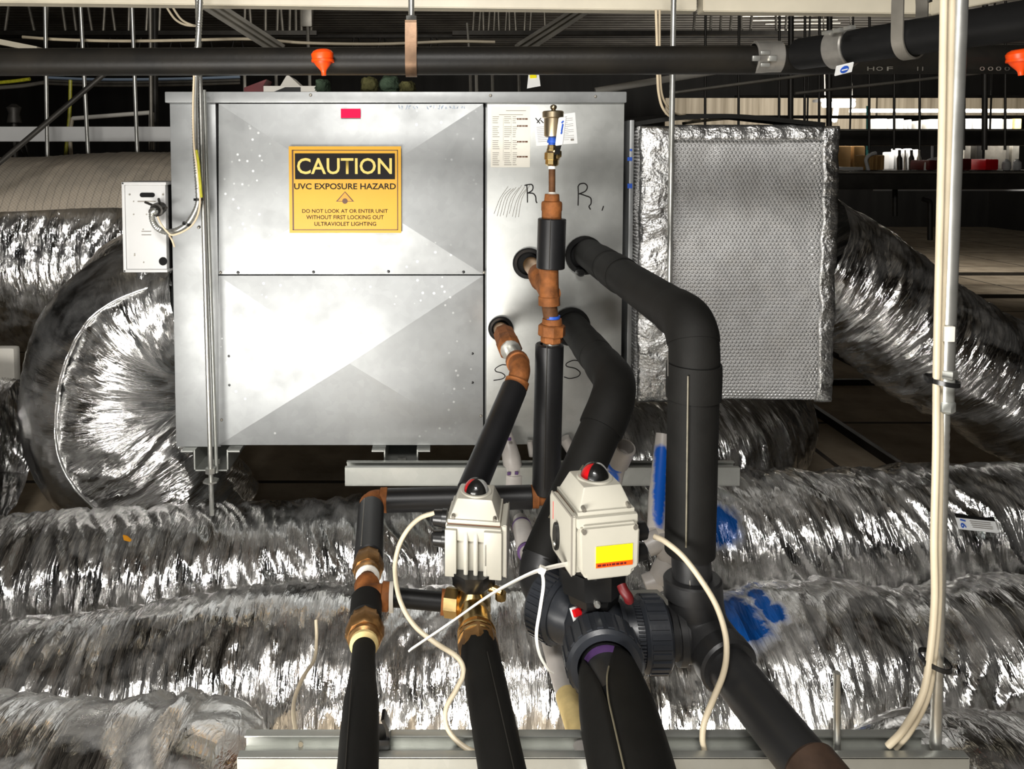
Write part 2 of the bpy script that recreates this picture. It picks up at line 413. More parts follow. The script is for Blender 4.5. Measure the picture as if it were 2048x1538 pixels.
M_['tiles'] = tilemat()
def wallmat(name, a, b, sx):
    t = NT(name); v = t.coord('Object', (sx, 1, .3)); t.col(t.mix(t.maprange(t.noise(v, 2, 4), .35, .65, 0, 1), a, b)); t.set(rough=.7); return t.m
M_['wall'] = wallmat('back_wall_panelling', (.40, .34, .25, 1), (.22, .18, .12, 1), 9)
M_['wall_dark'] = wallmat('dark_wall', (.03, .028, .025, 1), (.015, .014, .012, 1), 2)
# ------------------------------------------------------------------ the room above the ceiling
def W0(x, Y, z): return Vector((x, Y, z+EYE))
def W(x, Y, z): return P(CX+x*F/Y, 320-z*F/Y, Y)
X0, X1, Y0, Y1, ROOF = -6.5, 9.5, -1.6, 13.0, 2.72
m = MB(); slab(m, (X0, Y0, -.05), (X1, Y1, 0)); single('floor', m, M_['tiles'], kind='structure')
m = MB(); n = int((Y1-Y0)/.15); poly = []
for i in range(n):
    y = Y0+i*.15; poly += [(y, 0), (y+.075, 0), (y+.09, .05), (y+.135, .05)]
poly.append((Y0+n*.15, 0))
vs = [(x, y, ROOF+h) for x in (X0, X1) for y, h in poly]; k = len(poly)
m.add(vs, [(i, i+1, k+i+1, k+i) for i in range(k-1)])
slab(m, (X0, Y0, ROOF+.06), (X1, Y1, ROOF+.1)); single('ceiling', m, M_['deck'], kind='structure')
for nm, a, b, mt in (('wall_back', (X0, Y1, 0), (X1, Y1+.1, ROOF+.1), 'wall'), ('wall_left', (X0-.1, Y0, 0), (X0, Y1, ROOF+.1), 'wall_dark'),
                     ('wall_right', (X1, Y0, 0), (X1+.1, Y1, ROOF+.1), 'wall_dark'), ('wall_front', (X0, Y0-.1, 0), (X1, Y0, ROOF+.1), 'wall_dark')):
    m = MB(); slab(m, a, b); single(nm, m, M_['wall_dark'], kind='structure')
# ceiling-grid runners lying on the tile backs
t_i = 0
for xx in (1.1, 1.71, 2.32, 2.93):
    m = MB(); slab(m, (xx-.012, 2.2, 0.0), (xx+.012, 12.5, .035)); t_i += 1; single('trim_%d' % t_i, m, M_['dark_steel'], kind='structure')
for yy in (2.6, 3.82, 5.04, 6.26, 7.5):
    m = MB(); slab(m, (.9, yy-.012, 0.0), (9, yy+.012, .03)); t_i += 1; single('trim_%d' % t_i, m, M_['dark_steel'], kind='structure')
# ------------------------------------------------------------------ foil ducts
def duct_mesh(pts, r, seed=0, step=.0055, seg=150, lump=.012, w1=.0080, w2=.0042, slant=.25, f1=19., f2=47., a0=-2.3, a1=2*PI-2.3, close=True):
    """r: a number or a function of the fraction along; radial crinkles run round the duct"""
    pts, T, N = frames(resample(pts, step)); n = len(pts)
    u = np.zeros(n)
    for i in range(1, n): u[i] = u[i-1]+(pts[i]-pts[i-1]).length
    rr = np.array([r(x/u[-1]) if callable(r) else r for x in u])
    full = close and abs(a1-a0-2*PI) < 1e-6
    m_ = seg if full else seg+1
    an = a0+(a1-a0)*np.arange(m_)/seg
    U = np.repeat(u[:, None], m_, 1); A = np.repeat(an[None], n, 0); V = A*rr[:, None]
    s = U+slant*V
    wr = .5*pn(U*5, V*7, seed+5)
    d = lump*pn(U*3.1, V*2.6, seed)+w1*(ridge(s*f1+wr*1.3, V*2.3+wr, seed+1)-.45)+w2*(ridge(s*f2+wr*3, V*5.5, seed+2)-.45)+.0016*ridge(s*105+wr*2, V*16, seed+3)
    if full:                                           # blend across the seam
        e = np.minimum(1, np.minimum(np.arange(m_), m_-np.arange(m_))/6.0); d = d*e[None]
    C = np.array([tuple(p) for p in pts]); Nn = np.array([tuple(x) for x in N]); B = np.array([tuple(t.cross(x)) for t, x in zip(T, N)])
    Rr = (rr[:, None]+d)[:, :, None]
    X = C[:, None]+(Nn[:, None]*np.cos(an)[None, :, None]+B[:, None]*np.sin(an)[None, :, None])*Rr
    mb = MB(); mb.v = [tuple(p) for p in X.reshape(-1, 3)]; k = m_
    fs = []
    for i in range(n-1):
        for j in range(k if full else k-1):
            j2 = (j+1) % k; fs.append((i*k+j, i*k+j2, (i+1)*k+j2, (i+1)*k+j))
    mb.f = fs; mb.uv = np.stack([U, V], -1).reshape(-1, 2).tolist()
    return mb
def foil_painted(name, spots, **kw):
    """the same jacket with sprayed blotches: spots = (centre, radius)"""
    m = foil(name, **kw); t = NT.__new__(NT); t.m = m; t.t = m.node_tree; t.b = t.t.nodes['Principled BSDF']
    geo = t.n('ShaderNodeNewGeometry'); pos = geo.outputs['Position']; nz = t.noise(pos, 22, 4, .65, .8); acc = None
    for c, r in spots:
        ds = t.n('ShaderNodeVectorMath', operation='DISTANCE'); ds.inputs[1].default_value = tuple(c); t.l(pos, ds.inputs[0])
        ad = t.n('ShaderNodeMath', operation='MULTIPLY_ADD'); t.l(nz, ad.inputs[0]); ad.inputs[1].default_value = r*1.1; t.l(ds.outputs['Value'], ad.inputs[2])
        k = t.maprange(ad.outputs[0], r*1.2, r*1.65, 1, 0)
        if acc is None: acc = k
        else:
            mx = t.n('ShaderNodeMath', operation='MAXIMUM'); t.l(acc, mx.inputs[0]); t.l(k, mx.inputs[1]); acc = mx.outputs[0]
    old = t.b.inputs['Base Color'].links[0].from_socket; om = t.b.inputs['Metallic'].links[0].from_socket
    t.l(t.mix(acc, old, (.003, .048, .20, 1)), t.b.inputs['Base Color'])
    mu = t.n('ShaderNodeMath', operation='MULTIPLY'); iv = t.maprange(acc, 0, 1, 1, .1); t.l(om, mu.inputs[0]); t.l(iv, mu.inputs[1]); t.l(mu.outputs[0], t.b.inputs['Metallic'])
    return m
def cyl_center(sil_y, Yc, r):
    """height of the axis of a level duct at Yc whose upper outline shows at image row sil_y"""
    th = math.atan((sil_y-CY)/F)+PITCH; return -(r+Yc*math.sin(th))/math.cos(th)
def dpath(lst, r):
    """lst: (px, row of the upper outline, Yc)"""
    out = []
    for px, sy, Yc in lst:
        z = cyl_center(sy, Yc, r); th = math.atan((sy-CY)/F)+PITCH
        Yt = Yc-r*math.sin(th)
        out.append(W0(P(px, sy, Yt).x, Yc, z))
    return out
def on_cyl(px, py, Yc, sil, r):
    z = cyl_center(sil, Yc, r); best = None
    for i in range(400):
        q = P(px, py, Yc-r*1.02+i*.0008)
        if math.hypot(q.y-Yc, q.z-EYE-z) <= r+.002: return q
    return q
DUCT = 'foil wrapped ducts'
# back duct
r = .172; pts = spline(dpath([(-1300, 1050, 1.74), (-420, 1040, 1.74), (0, 1022, 1.74), (260, 1008, 1.73), (520, 1002, 1.73), (800, 985, 1.73), (1100, 965, 1.73), (1440, 945, 1.73), (1750, 936, 1.74), (2100, 930, 1.74), (2560, 940, 1.74), (3400, 945, 1.74)], r), 6)
m_backduct = foil_painted('foil_jacket_back', [(on_cyl(1432, 1045, 1.73, 945, r), .06), (on_cyl(1340, 960, 1.73, 945, r), .06)], dust=.28)
o_bd = single('foil_duct', duct_mesh(pts, r, 11, slant=-.35), m_backduct, 'long crinkled foil duct lying level directly below the steel unit, carrying the white 16 tag', 'duct')
BD = pts
# middle duct
r = .172; pts = spline(dpath([(-1300, 1310, 1.36), (-420, 1300, 1.36), (0, 1238, 1.36), (180, 1225, 1.36), (330, 1200, 1.36), (500, 1176, 1.36), (760, 1172, 1.36), (1050, 1175, 1.36), (1400, 1178, 1.36), (1700, 1160, 1.365), (1850, 1172, 1.365), (2100, 1158, 1.365), (2500, 1165, 1.365), (3400, 1165, 1.365)], r), 6)
m_mid = foil_painted('foil_jacket_middle', [(on_cyl(1470, 1225, 1.36, 1177, r), .062), (on_cyl(1495, 1245, 1.36, 1177, r), .055), (on_cyl(1512, 1192, 1.36, 1177, r), .022), (on_cyl(1525, 1205, 1.36, 1177, r), .02), (on_cyl(1550, 1226, 1.36, 1177, r), .026)], dust=.34)
single('foil_duct', duct_mesh(pts, r, 23, slant=.18, lump=.016), m_mid, 'long foil duct with a blue paint blotch, running level just behind the lowest slotted rail', 'duct')
# front ducts, left and right
r = .195; pts = spline(dpath([(-1300, 1380, .95), (-420, 1372, .95), (0, 1372, .95), (130, 1362, .95), (280, 1366, .95), (350, 1370, .95), (440, 1400, .95)], r), 8)
single('foil_duct', duct_mesh(pts, lambda t: r*(1 if t < .90 else max(.06, math.sqrt(max(0, 1-((t-.90)/.10)**2)))), 37, slant=.1, lump=.034), M_['foil_dusty'], 'dusty foil duct low at lower left, its humped end left of the slotted rail', 'duct')
r = .17; pts = spline([W0(.66, .95, -1.10), W0(.68, .95, -1.02)]+dpath([(2060, 1418, .95), (2250, 1410, .95), (2600, 1410, .95), (3600, 1410, .95)], r), 6)
single('foil_duct', duct_mesh(pts, r, 43, slant=-.3, lump=.03), M_['foil'], 'crumpled foil duct in the bottom right corner, past the end of the lowest rail', 'duct')
# the round rear duct at the upper left, with a grey scrim sheet over its top
def reardir():
    c = thing('insulated_duct', 'big round duct behind the junction box, grey scrim sheet over its top, foil below', 'duct', W0(-1.3, 2.95, -.9))
    r = .36; pts = spline([W0(-3.3, 2.95, -.43), W0(-2.2, 2.95, -.415), W0(-1.5, 2.95, -.375), W0(-.95, 2.95, -.365), W0(-.4, 2.95, -.37)], 8)
    part('foil_jacket', duct_mesh(pts, r, 53, step=.009, seg=150, lump=.018, slant=.3), M_['foil'], c)
    t = NT('scrim_sheet'); v = t.coord('UV', (1, 1, 1)); wv = t.n('ShaderNodeTexWave'); wv.inputs['Scale'].default_value = 11; wv.inputs['Distortion'].default_value = 1.2; t.l(v, wv.inputs['Vector'])
    v2 = t.coord('UV', (150, 150, 1)); ck = t.n('ShaderNodeTexChecker'); ck.inputs['Scale'].default_value = 1; t.l(v2, ck.inputs['Vector'])
    a = t.mix(t.maprange(t.noise(v, 6, 5), .35, .7, 0, 1), (.44, .37, .28, 1), (.29, .25, .19, 1))
    a = t.mix(t.maprange(wv.outputs['Fac'], 0, .06, .5, 0), a, (.08, .07, .06, 1)); b = t.mix(.12, a, ck.outputs['Color'])
    t.col(b); t.set(rough=.75, spec=.25)
    part('scrim_sheet', duct_mesh(pts, r+.036, 54, step=.012, seg=60, lump=.012, w1=.002, w2=.001, a0=-1.15, a1=1.05, close=False), t.m, c)
reardir()
# lower left duct seen past the big elbow
r = .20; pts = spline([W0(-2.6, 2.15, -.87), W0(-1.9, 2.15, -.86), W0(-1.45, 2.17, -.85), W0(-1.28, 2.2, -.86)], 8)
single('foil_duct', duct_mesh(pts, r, 59, slant=.5, lump=.02), M_['foil'], 'foil duct at the far left edge, showing between cream board and back duct', 'duct')
m = MB(); box(m, P(-22, 738, 2.42), (.19, .04, .15), bev=.012); single('padding_board', m, M_['card_white'], 'cream board scrap wedged between the foil ducts at the far left', 'board')
# the big flexible elbow on the left of the unit
def big_elbow():
    c = thing('flexible_duct', 'fat shiny foil elbow duct bulging from left end of the steel unit', 'duct', W(-.8, 1.95, -1.1))
    pts = spline([W0(-.71, 2.19, -.39), W0(-.76, 2.19, -.40), W0(-.86, 2.19, -.46), W0(-.935, 2.19, -.60), W0(-.945, 2.19, -.76), W0(-.85, 2.19, -.92), W0(-.76, 2.19, -1.10)], 10)
    rf = lambda t: .222+.026*math.sin(PI*min(1, t*1.1))
    part('foil_sleeve', duct_mesh(pts, rf, 61, step=.007, seg=190, lump=.03, w1=.009, w2=.005, slant=.1, f1=11, f2=30, a0=2.3, a1=2.3+2*PI), M_['foil'], c)
    # the wide joint tape that runs down its outer side
    o = part('joint_tape', duct_mesh(pts, lambda t: rf(t)+.010, 61, step=.009, seg=34, lump=.030, w1=.003, w2=.001, slant=.0, f1=6, f2=14, a0=-1.30, a1=-.62, close=False), M_['tape_smooth'], c, label='smooth silver joint tape down the bulge')
    md = o.modifiers.new('thick', 'SOLIDIFY'); md.thickness = .012; md.offset = -1
big_elbow()
# right-hand diagonal duct and the dark one beneath the foil box
r = .185; pts = spline([P(1605, 515, 2.14), P(1690, 565, 2.14), P(1800, 648, 2.13), P(1930, 733, 2.12), P(2080, 812, 2.12), P(2300, 890, 2.14), P(2700, 920, 2.25), P(3300, 930, 2.3)], 8)
single('foil_duct', duct_mesh(pts, r, 71, slant=-.15, lump=.02, w1=.009, f1=12), M_['foil'], 'crinkled foil duct sloping down to the right from the bubble foil box', 'duct')
r = .20; pts = spline([W0(.35, 2.2, -.93), W0(.7, 2.25, -.93), W0(1.0, 2.45, -.93), W0(1.2, 2.85, -.93), W0(1.3, 3.4, -.93)], 10)
single('foil_duct', duct_mesh(pts, r, 83, slant=.1), M_['foil'], 'shadowed foil duct curving away underneath the bubble foil box', 'duct')
# labels on the back duct
def on_duct(px, py, Y): return P(px, py, Y)
q = P(1954, 1049, 1.55)
m = MB(); tf = lambda p: q+Matrix.Rotation(math.radians(6), 3, 'Y') @ Matrix.Rotation(math.radians(-38), 3, 'X') @ p
prism(m, [tf(Vector(p)) for p in ((-.042, 0, -.013), (.042, 0, -.013), (.042, 0, .013), (-.042, 0, .013))], tf(Vector((0, .002, 0)))-q)
lab = part('tag_label', m, M_['paper_white'], o_bd, label='small white tag with a blue 16 written sideways')
m = MB(); prism(m, [tf(Vector(p)) for p in ((-.042, -.0006, .010), (.042, -.0006, .010), (.042, -.0006, .019), (.02, -.0006, .016), (-.042, -.0006, .019))], tf(Vector((0, .001, 0)))-q); part('black_strip', m, M_['black'], lab)
m = MB(); textmesh(m, '16', -.009, .009, -.006, .006, 0, .02, tf=lambda p: tf(Matrix.Rotation(math.radians(100), 3, 'Y') @ p+Vector((-.031, -.002, -.002)))); part('number', m, M_['blue_ink'], lab, sharp=None)
m = MB()
for i in range(4):
    a = Vector((-.015+.001*i, -.0012, .005-.004*i)); prism(m, [tf(a+Vector(p)) for p in ((0, 0, 0), (.045-.004*(i % 2), 0, 0), (.045, 0, .0012), (0, 0, .0012))], tf(Vector((0, -.0004, 0)))-q)
part('printed_lines', m, M_['grey_ink'], lab)
# ------------------------------------------------------------------ bubble-foil box (plenum) on the right of the unit
def foil_box():
    c = thing('insulated_box', 'large silver bubble foil wrapped box to the right of the steel unit', 'duct box', P(1475, 800, 1.75))
    a = P(1272, 803, 1.74); b = P(1676, 252, 1.74); dep = .55
    nx, nz = 90, 120; X = np.linspace(a.x, b.x, nx+1); Z = np.linspace(a.z, b.z, nz+1)
    XX, ZZ = np.meshgrid(X, Z)
    e = np.minimum(np.minimum(XX-a.x, b.x-XX), np.minimum(ZZ-a.z, b.z-ZZ)); rnd = .018*np.exp(-e/.02)
    YY = 1.74+rnd-.006*pn(XX*6, ZZ*6, 3)-.003*pn(XX*24, ZZ*30, 4)
    wob = .008*pn(ZZ*9, XX*0+2, 8); XX2 = XX+wob*np.where(np.abs(XX-a.x) < .06, 1, np.where(np.abs(XX-b.x) < .06, 1, .2))
    mb = MB(); mb.v = [tuple(p) for p in np.stack([XX2, YY, ZZ], -1).reshape(-1, 3)]
    mb.f = [(i*(nx+1)+j, i*(nx+1)+j+1, (i+1)*(nx+1)+j+1, (i+1)*(nx+1)+j) for i in range(nz) for j in range(nx)]
    nv = len(mb.v)
    mb.uv = np.stack([XX, ZZ], -1).reshape(-1, 2).tolist()
    # sides, top, bottom, back
    loop = [j for j in range(nx+1)]+[i*(nx+1)+nx for i in range(1, nz+1)]+[nz*(nx+1)+j for j in range(nx-1, -1, -1)]+[i*(nx+1) for i in range(nz-1, 0, -1)]
    for idx in loop:
        p = mb.v[idx]; mb.v.append((p[0], p[1]+dep, p[2])); mb.uv.append((p[0]+p[1], p[2]))
    L = len(loop)
    for k in range(L):
        k2 = (k+1) % L; mb.f.append((loop[k2], loop[k], nv+k, nv+k2))
    mb.f.append(tuple(nv+k for k in range(L)))
    # bend side uv so that the blisters carry round
    part('bubble_wrap', mb, M_['bubble'], c)
    def strip(name, x0, x1, z0, z1, seed, y=1.726):
        n1 = max(2, int((x1-x0)/.006)); n2 = max(2, int((z1-z0)/.006)); xx, zz = np.meshgrid(np.linspace(x0, x1, n1+1), np.linspace(z0, z1, n2+1))
        yy = y-.004*ridge(xx*22, zz*26, seed)-.002*ridge(xx*60, zz*60, seed+1)+.014*np.exp(-np.minimum(np.minimum(xx-a.x, b.x-xx), np.minimum(zz-a.z, b.z-zz)).clip(0)/.012)
        mb = MB(); mb.v = [tuple(p) for p in np.stack([xx+.004*pn(zz*14, xx*8, seed+4), yy, zz], -1).reshape(-1, 3)]
        mb.f = [(i*(n1+1)+j, i*(n1+1)+j+1, (i+1)*(n1+1)+j+1, (i+1)*(n1+1)+j) for i in range(n2) for j in range(n1)]
        mb.uv = np.stack([xx, zz], -1).reshape(-1, 2).tolist()
        o = part(name, mb, M_['tape'], c); md = o.modifiers.new('thick', 'SOLIDIFY'); md.thickness = .006; md.offset = -1
    strip('foil_tape', a.x-.001, a.x+.075, a.z, b.z, 11)
    strip('foil_tape', b.x-.038, b.x+.003, a.z, b.z, 12)
    strip('foil_tape', a.x+.07, b.x-.036, b.z-.032, b.z+.003, 13)
    # loose flap over the top edge
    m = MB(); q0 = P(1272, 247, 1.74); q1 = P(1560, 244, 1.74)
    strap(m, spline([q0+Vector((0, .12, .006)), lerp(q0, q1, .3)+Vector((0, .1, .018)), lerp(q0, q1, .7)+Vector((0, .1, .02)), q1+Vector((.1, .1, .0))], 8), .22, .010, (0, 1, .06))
    part('top_flap', m, M_['rubber'], c)  # dark rubber colour stands in for foil in shade
foil_box()

m = MB(); c0 = P(253, 1077, 1.575); prism(m, [c0+Vector(p) for p in ((-.008, 0, .006), (.002, -.003, .005), (.011, -.002, -.004), (.007, .001, -.008), (-.004, -.004, -.002))], (0, .003, .001)); single('paper_scrap', m, M_['amber'], 'tiny orange scrap stuck on the back foil duct at left', 'scrap')
# ------------------------------------------------------------------ the steel air handler
UY = 1.717
def UP(px, py, dy=0.0): return P(px, py, UY+dy)
def plate(m, px0, py0, px1, py1, y0, y1, bev=0.0):
    a = P(px0, py1, UY); b = P(px1, py0, UY); slab(m, (a.x, y0, a.z), (b.x, y1, b.z), bev)
def unit():
    a = P(351, 893, UY); b = P(1249, 184, UY)
    L = ((a.x+b.x)/2, UY+.35, a.z)
    c = thing('air_handler', 'big galvanised steel air handling unit with yellow caution sign, hung above the ducts', 'air handler', L)
    m = MB(); slab(m, (a.x, UY+.014, a.z), (b.x, UY+.72, b.z-.004), .002); part('casing', m, M_['unit_plain'], c)
    m = MB(); slab(m, (a.x-.006, UY-.010, P(0, 206, UY).z), (b.x+.003, UY+.73, b.z), .0025); part('top_cap', m, M_['unit_plain'], c)
    m = MB(); plate(m, 352, 206, 431, 894, UY, UY+.016, .002); part('corner_post', m, M_['unit_plain'], c)
    m = MB(); plate(m, 972, 206, 1249, 889, UY, UY+.016, .0015); side = part('service_panel', m, M_['unit_side'], c)
    m = MB(); s0 = P(1252, 800, UY+.02); s1 = P(1268.5, 240, UY+.02); slab(m, (s0.x, UY+.018, s0.z), (s1.x, UY+.4, s1.z), .002); fr = part('outlet_collar', m, M_['unit_plain'], c)
    for yy, hh, k in ((372, 9, 0), (372, 9, 1), (318, 7, 0), (318, 7, 1), (300, 4, 1)):
        if True:
            m = MB()
            p = P(1257+5*k, yy, UY+.017); slab(m, (p.x-.0025, UY+.0165, p.z-hh*.0006), (p.x+.0025, UY+.0185, p.z+hh*.0006))
            part('ink_mark', m, M_['blue_ink'], fr)
    m = MB(); ring(m, W0(-.617, 2.19, -.40), W0(-.735, 2.19, -.41), .165, .155, 40); part('inlet_collar', m, M_['unit_plain'], c)
    # two cross-broken doors: a shallow pyramid pressed into each sheet
    def door(px0, py0, px1, py1, rise):
        A = [P(px0, py1, UY), P(px1, py1, UY), P(px1, py0, UY), P(px0, py0, UY)]; cx = sum(A, Vector())/4
        y0 = UY-.003; ins = .005
        vs = [Vector((p.x, UY+.02, p.z)) for p in A]+[Vector((p.x, y0, p.z)) for p in A]+[Vector((cx.x, y0-rise, cx.z))]
        m = MB().add(vs, [(0, 1, 5, 4), (1, 2, 6, 5), (2, 3, 7, 6), (3, 0, 4, 7), (4, 5, 8), (5, 6, 8), (6, 7, 8), (7, 4, 8), (3, 2, 1, 0)])
        return part('access_door', m, M_['unit'], c, sharp=.4)
    d1 = door(438, 208, 966, 548, .017); d2 = door(438, 551, 966, 889, .022)
    d1['label'] = 'upper access door with the caution sign'; d2['label'] = 'lower access door'
    # dark gaps between the sheets
    m = MB(); plate(m, 431, 206, 438, 890, UY+.012, UY+.018); plate(m, 966, 206, 972, 889, UY+.012, UY+.018); part('door_gap', m, M_['black_matt'], c)
    # screws
    scr = [(476, 545, d1), (627, 544, d1), (777, 543, d1), (927, 544, d1), (458, 712, d2), (459, 770, d2), (945, 707, d2), (945, 765, d2), (621, 190, c), (981, 191, c), (1191, 193, c), (441, 545, c), (968, 545, c), (443, 840, c), (962, 832, c), (397, 455, c)]
    for px, py, par in scr:
        p = P(px, py, UY-.004-(.007 if py < 200 else 0)); m = MB(); r = .0036
        lathe(m, p+Vector((0, .01, 0)), p+Vector((0, -.0022, 0)), [(0, r), (.8, r), (.97, r*.7), (1, r*.3)], 10); part('screw', m, M_['black'] if par is not c else M_['grey_steel'], c)
    # caution sign
    def rect(m, px0, py0, px1, py1, y, t=.0006):
        q0 = P(px0, py1, UY); q1 = P(px1, py0, UY); slab(m, (q0.x, y-t, q0.z), (q1.x, y, q1.z)); return m
    sy = UY-.0208
    sg = part('caution_sign', rect(MB(), 583, 293, 803, 464, sy, .0012), M_['yellow'], c, label='yellow caution sign with black banner')
    y1 = sy-.0012
    m = MB(); rect(m, 594, 307, 791, 358, y1); part('banner', m, M_['ink'], sg)
    m = MB()
    for q in ((589, 300, 797, 301.6), (589, 457, 797, 458.6), (589, 300, 590.4, 458), (795.6, 300, 797, 458)): rect(m, *q, y1)
    part('border_line', m, M_['brown_ink'], sg)
    def txt(m, s, px0, px1, py0, py1, y, bold=0.0): a_ = P(px0, py1, UY); b_ = P(px1, py0, UY); return textmesh(m, s, a_.x, b_.x, a_.z, b_.z, y, bold)
    m = txt(MB(), 'CAUTION', 598, 785, 316, 348, y1-.0008, .012); part('heading_letters', m, M_['yellow_text'], sg, sharp=None)
    m = MB(); txt(m, 'UVC EXPOSURE HAZARD', 592, 793, 366, 378, y1-.0002, .02)
    part('hazard_line', m, M_['ink'], sg, sharp=None); m = MB()
    txt(m, 'DO NOT LOOK AT OR ENTER UNIT', 608, 777, 417, 424.5, y1-.0002, .014); txt(m, 'WITHOUT FIRST LOCKING OUT', 616, 769, 429, 437, y1-.0002, .014); txt(m, 'ULTRAVIOLET LIGHTING', 632, 754, 442, 450, y1-.0002, .014)
    part('warning_text', m, M_['ink'], sg, sharp=None)
    def tri(m, s, y, t): prism(m, [P(692.5-18*s, 402+5*(s-1), UY)*1, P(692.5+18*s, 402+5*(s-1), UY)*1, P(692.5, 382-9*(s-1), UY)*1], (0, -t, 0)); m.v[-6:] = [(p[0], p[1]-UY+y, p[2]) for p in m.v[-6:]]; return m
    m = tri(MB(), 1.0, y1, .0006); part('triangle', m, M_['brown_ink'], sg)
    m = tri(MB(), .78, y1-.0006, .0004); part('triangle_face', m, M_['amber'], sg)
    p = P(692.5, 401, UY); p.y = y1-.001
    m = MB(); lathe(m, p, p+Vector((0, -.0004, 0)), [(0, .0062), (1, .0062)], 20); lathe(m, p+Vector((0, -.0004, 0)), p+Vector((0, -.0008, 0)), [(0, .0024), (1, .0024)], 14); part('ray_symbol', m, M_['brown_ink'], sg)
    m = rect(MB(), 683, 218, 722, 236.5, UY-.010, .0008); part('pink_sticker', m, M_['pink'], c, label='blank pink sticker')
    # faint blue ink along the top of the door
    m = MB(); rnd = random.Random(5); x = 796
    while x < 934:
        k = rnd.choice((3, 4, 5)); pts = [P(x+rnd.uniform(0, 5), 214+rnd.uniform(-4.5, 5), UY-.0045) for _ in range(k)]
        if not 835 < x < 846: tube(m, pts, .0008, 5)
        x += rnd.uniform(6, 9)
    part('faint_ink', m, M_['pale_blue_ink'], d1)
    # paper data sheet, spec label
    m = rect(MB(), 981.5, 212, 1060.5, 334.5, UY-.0003, .0008); ds = part('data_sheet', m, M_['paper'], c, label='tall cream printed data sheet')
    m = MB(); rnd = random.Random(3); yl = UY-.0011
    for i, yy in enumerate(range(221, 330, 4)):
        if yy in (225, 249, 277, 301): continue
        segs = ((1012, 1052),) if yy < 226 else ((998, 1046),) if yy < 233 else ((985, 999-rnd.randint(0, 4)), (1008, 1018+rnd.randint(0, 5)), (1025, 1031+rnd.randint(0, 3)))
        for s0, s1 in segs: rect(m, s0, yy, s1, yy+1.1, yl, .0003)
    for vx in (1006, 1022): rect(m, vx, 236, vx+.7, 322, yl, .0003)
    part('printed_lines', m, M_['grey_ink'], ds)
    m = MB()
    for yy in (238, 252, 283.5, 313.5):
        x = 1034
        for wd_ in (4, 5, 3, 4, 6): rect(m, x, yy-1.6, x+wd_-.8, yy+1.6, yl, .0004); x += wd_
    part('bold_figures', m, M_['brown_ink'], ds)
    def quad(m, pts, y, t=.0008):
        q = [P(px, py, UY) for px, py in pts]; prism(m, [Vector((p.x, y, p.z)) for p in q], (0, -t, 0)); return m
    # a crooked white label behind the vent
    A = [(1072.5, 292.5), (1067, 235), (1150, 225), (1155, 287)]; m = quad(MB(), A, UY-.0003); wl = part('white_label', m, M_['paper_white'], c, label='crooked white label behind the brass vent')
    m = MB()
    def lp(u, v): 
        p = np.array(A[1])*(1-u)*(1-v)+np.array(A[2])*u*(1-v)+np.array(A[0])*(1-u)*v+np.array(A[3])*u*v; return tuple(p)
    for i in range(13):
        v = .1+i*.062
        for u0, u1 in ((.05, .32), (.68, .93 if i % 3 else .8)):
            if i < 4 and u0 < .5: continue
            quad(m, [lp(u0, v+.012), lp(u0, v), lp(u1, v), lp(u1, v+.012)], UY-.0011, .0003)
    quad(m, [lp(.84, .9), lp(.84, .83), lp(.92, .83), lp(.92, .9)], UY-.0011, .0003)
    part('printed_lines', m, M_['grey_ink'], wl)
    m = MB()
    for s in ([(1071, 236), (1080, 247)], [(1074, 246), (1082, 236)], [(1081, 240), (1087, 246)]): tube(m, [P(*q, UY-.0012) for q in s], .0011, 6)
    part('mark', m, M_['ink'], wl)
    # felt-pen letters
    def pen(m, pts, w=1.15, n=8):
        q = spline([P(px, py, UY-.0009) for px, py in pts], n); return tube(m, q, w*UY/F, 6)
    S1 = [(1049, 371), (1055, 369.5), (1063, 369), (1066, 374), (1064, 381), (1056, 386)]
    Rl = MB(); pen(Rl, [(1053.5, 371), (1054.5, 385), (1054.8, 405)]); pen(Rl, S1); pen(Rl, [(1056, 386), (1066, 387), (1071, 393), (1072, 402), (1074, 406)])
    part('pen_letter', Rl, M_['ink'], side, label='black felt pen letter R, left of the pair')
    Rr = MB(); pen(Rr, [(1156, 372), (1156.5, 390), (1156, 411)]); pen(Rr, [(1156, 373), (1160, 368), (1169, 367), (1174.5, 373), (1171, 382), (1158, 388)]); pen(Rr, [(1158, 387), (1170, 391), (1181, 396), (1182, 407), (1178, 413), (1181, 419)])
    pen(Rr, [(1207, 412), (1204, 421)]); part('pen_letter', Rr, M_['ink'], side, label='black felt pen letter R, right of the pair')
    m = MB(); pen(m, [(1012, 730), (1003, 730), (991, 737), (992, 743), (1003, 746), (1010, 752), (1004, 758), (987, 761)], .9); part('pen_letter', m, M_['ink'], side, label='black felt pen letter S beside the thin pipe')
    m = MB(); pen(m, [(1158, 722), (1146, 721), (1133, 727), (1134, 733), (1150, 737), (1160, 745), (1156, 753), (1140, 757), (1128, 754)], .9); part('pen_letter', m, M_['ink'], side, label='black felt pen letter S beside the thick pipe')
    # rubbed scuffs
    m = MB(); rnd = random.Random(9)
    for i in range(9): x = 990+i*5.5; pen(m, [(x+26, 372+rnd.uniform(-3, 6)), (x+10, 398+rnd.uniform(-4, 4)), (x-2+i*.6, 434+rnd.uniform(-8, 4))], .45, 4)
    part('scuff_mark', m, M_['grey_steel'], side)
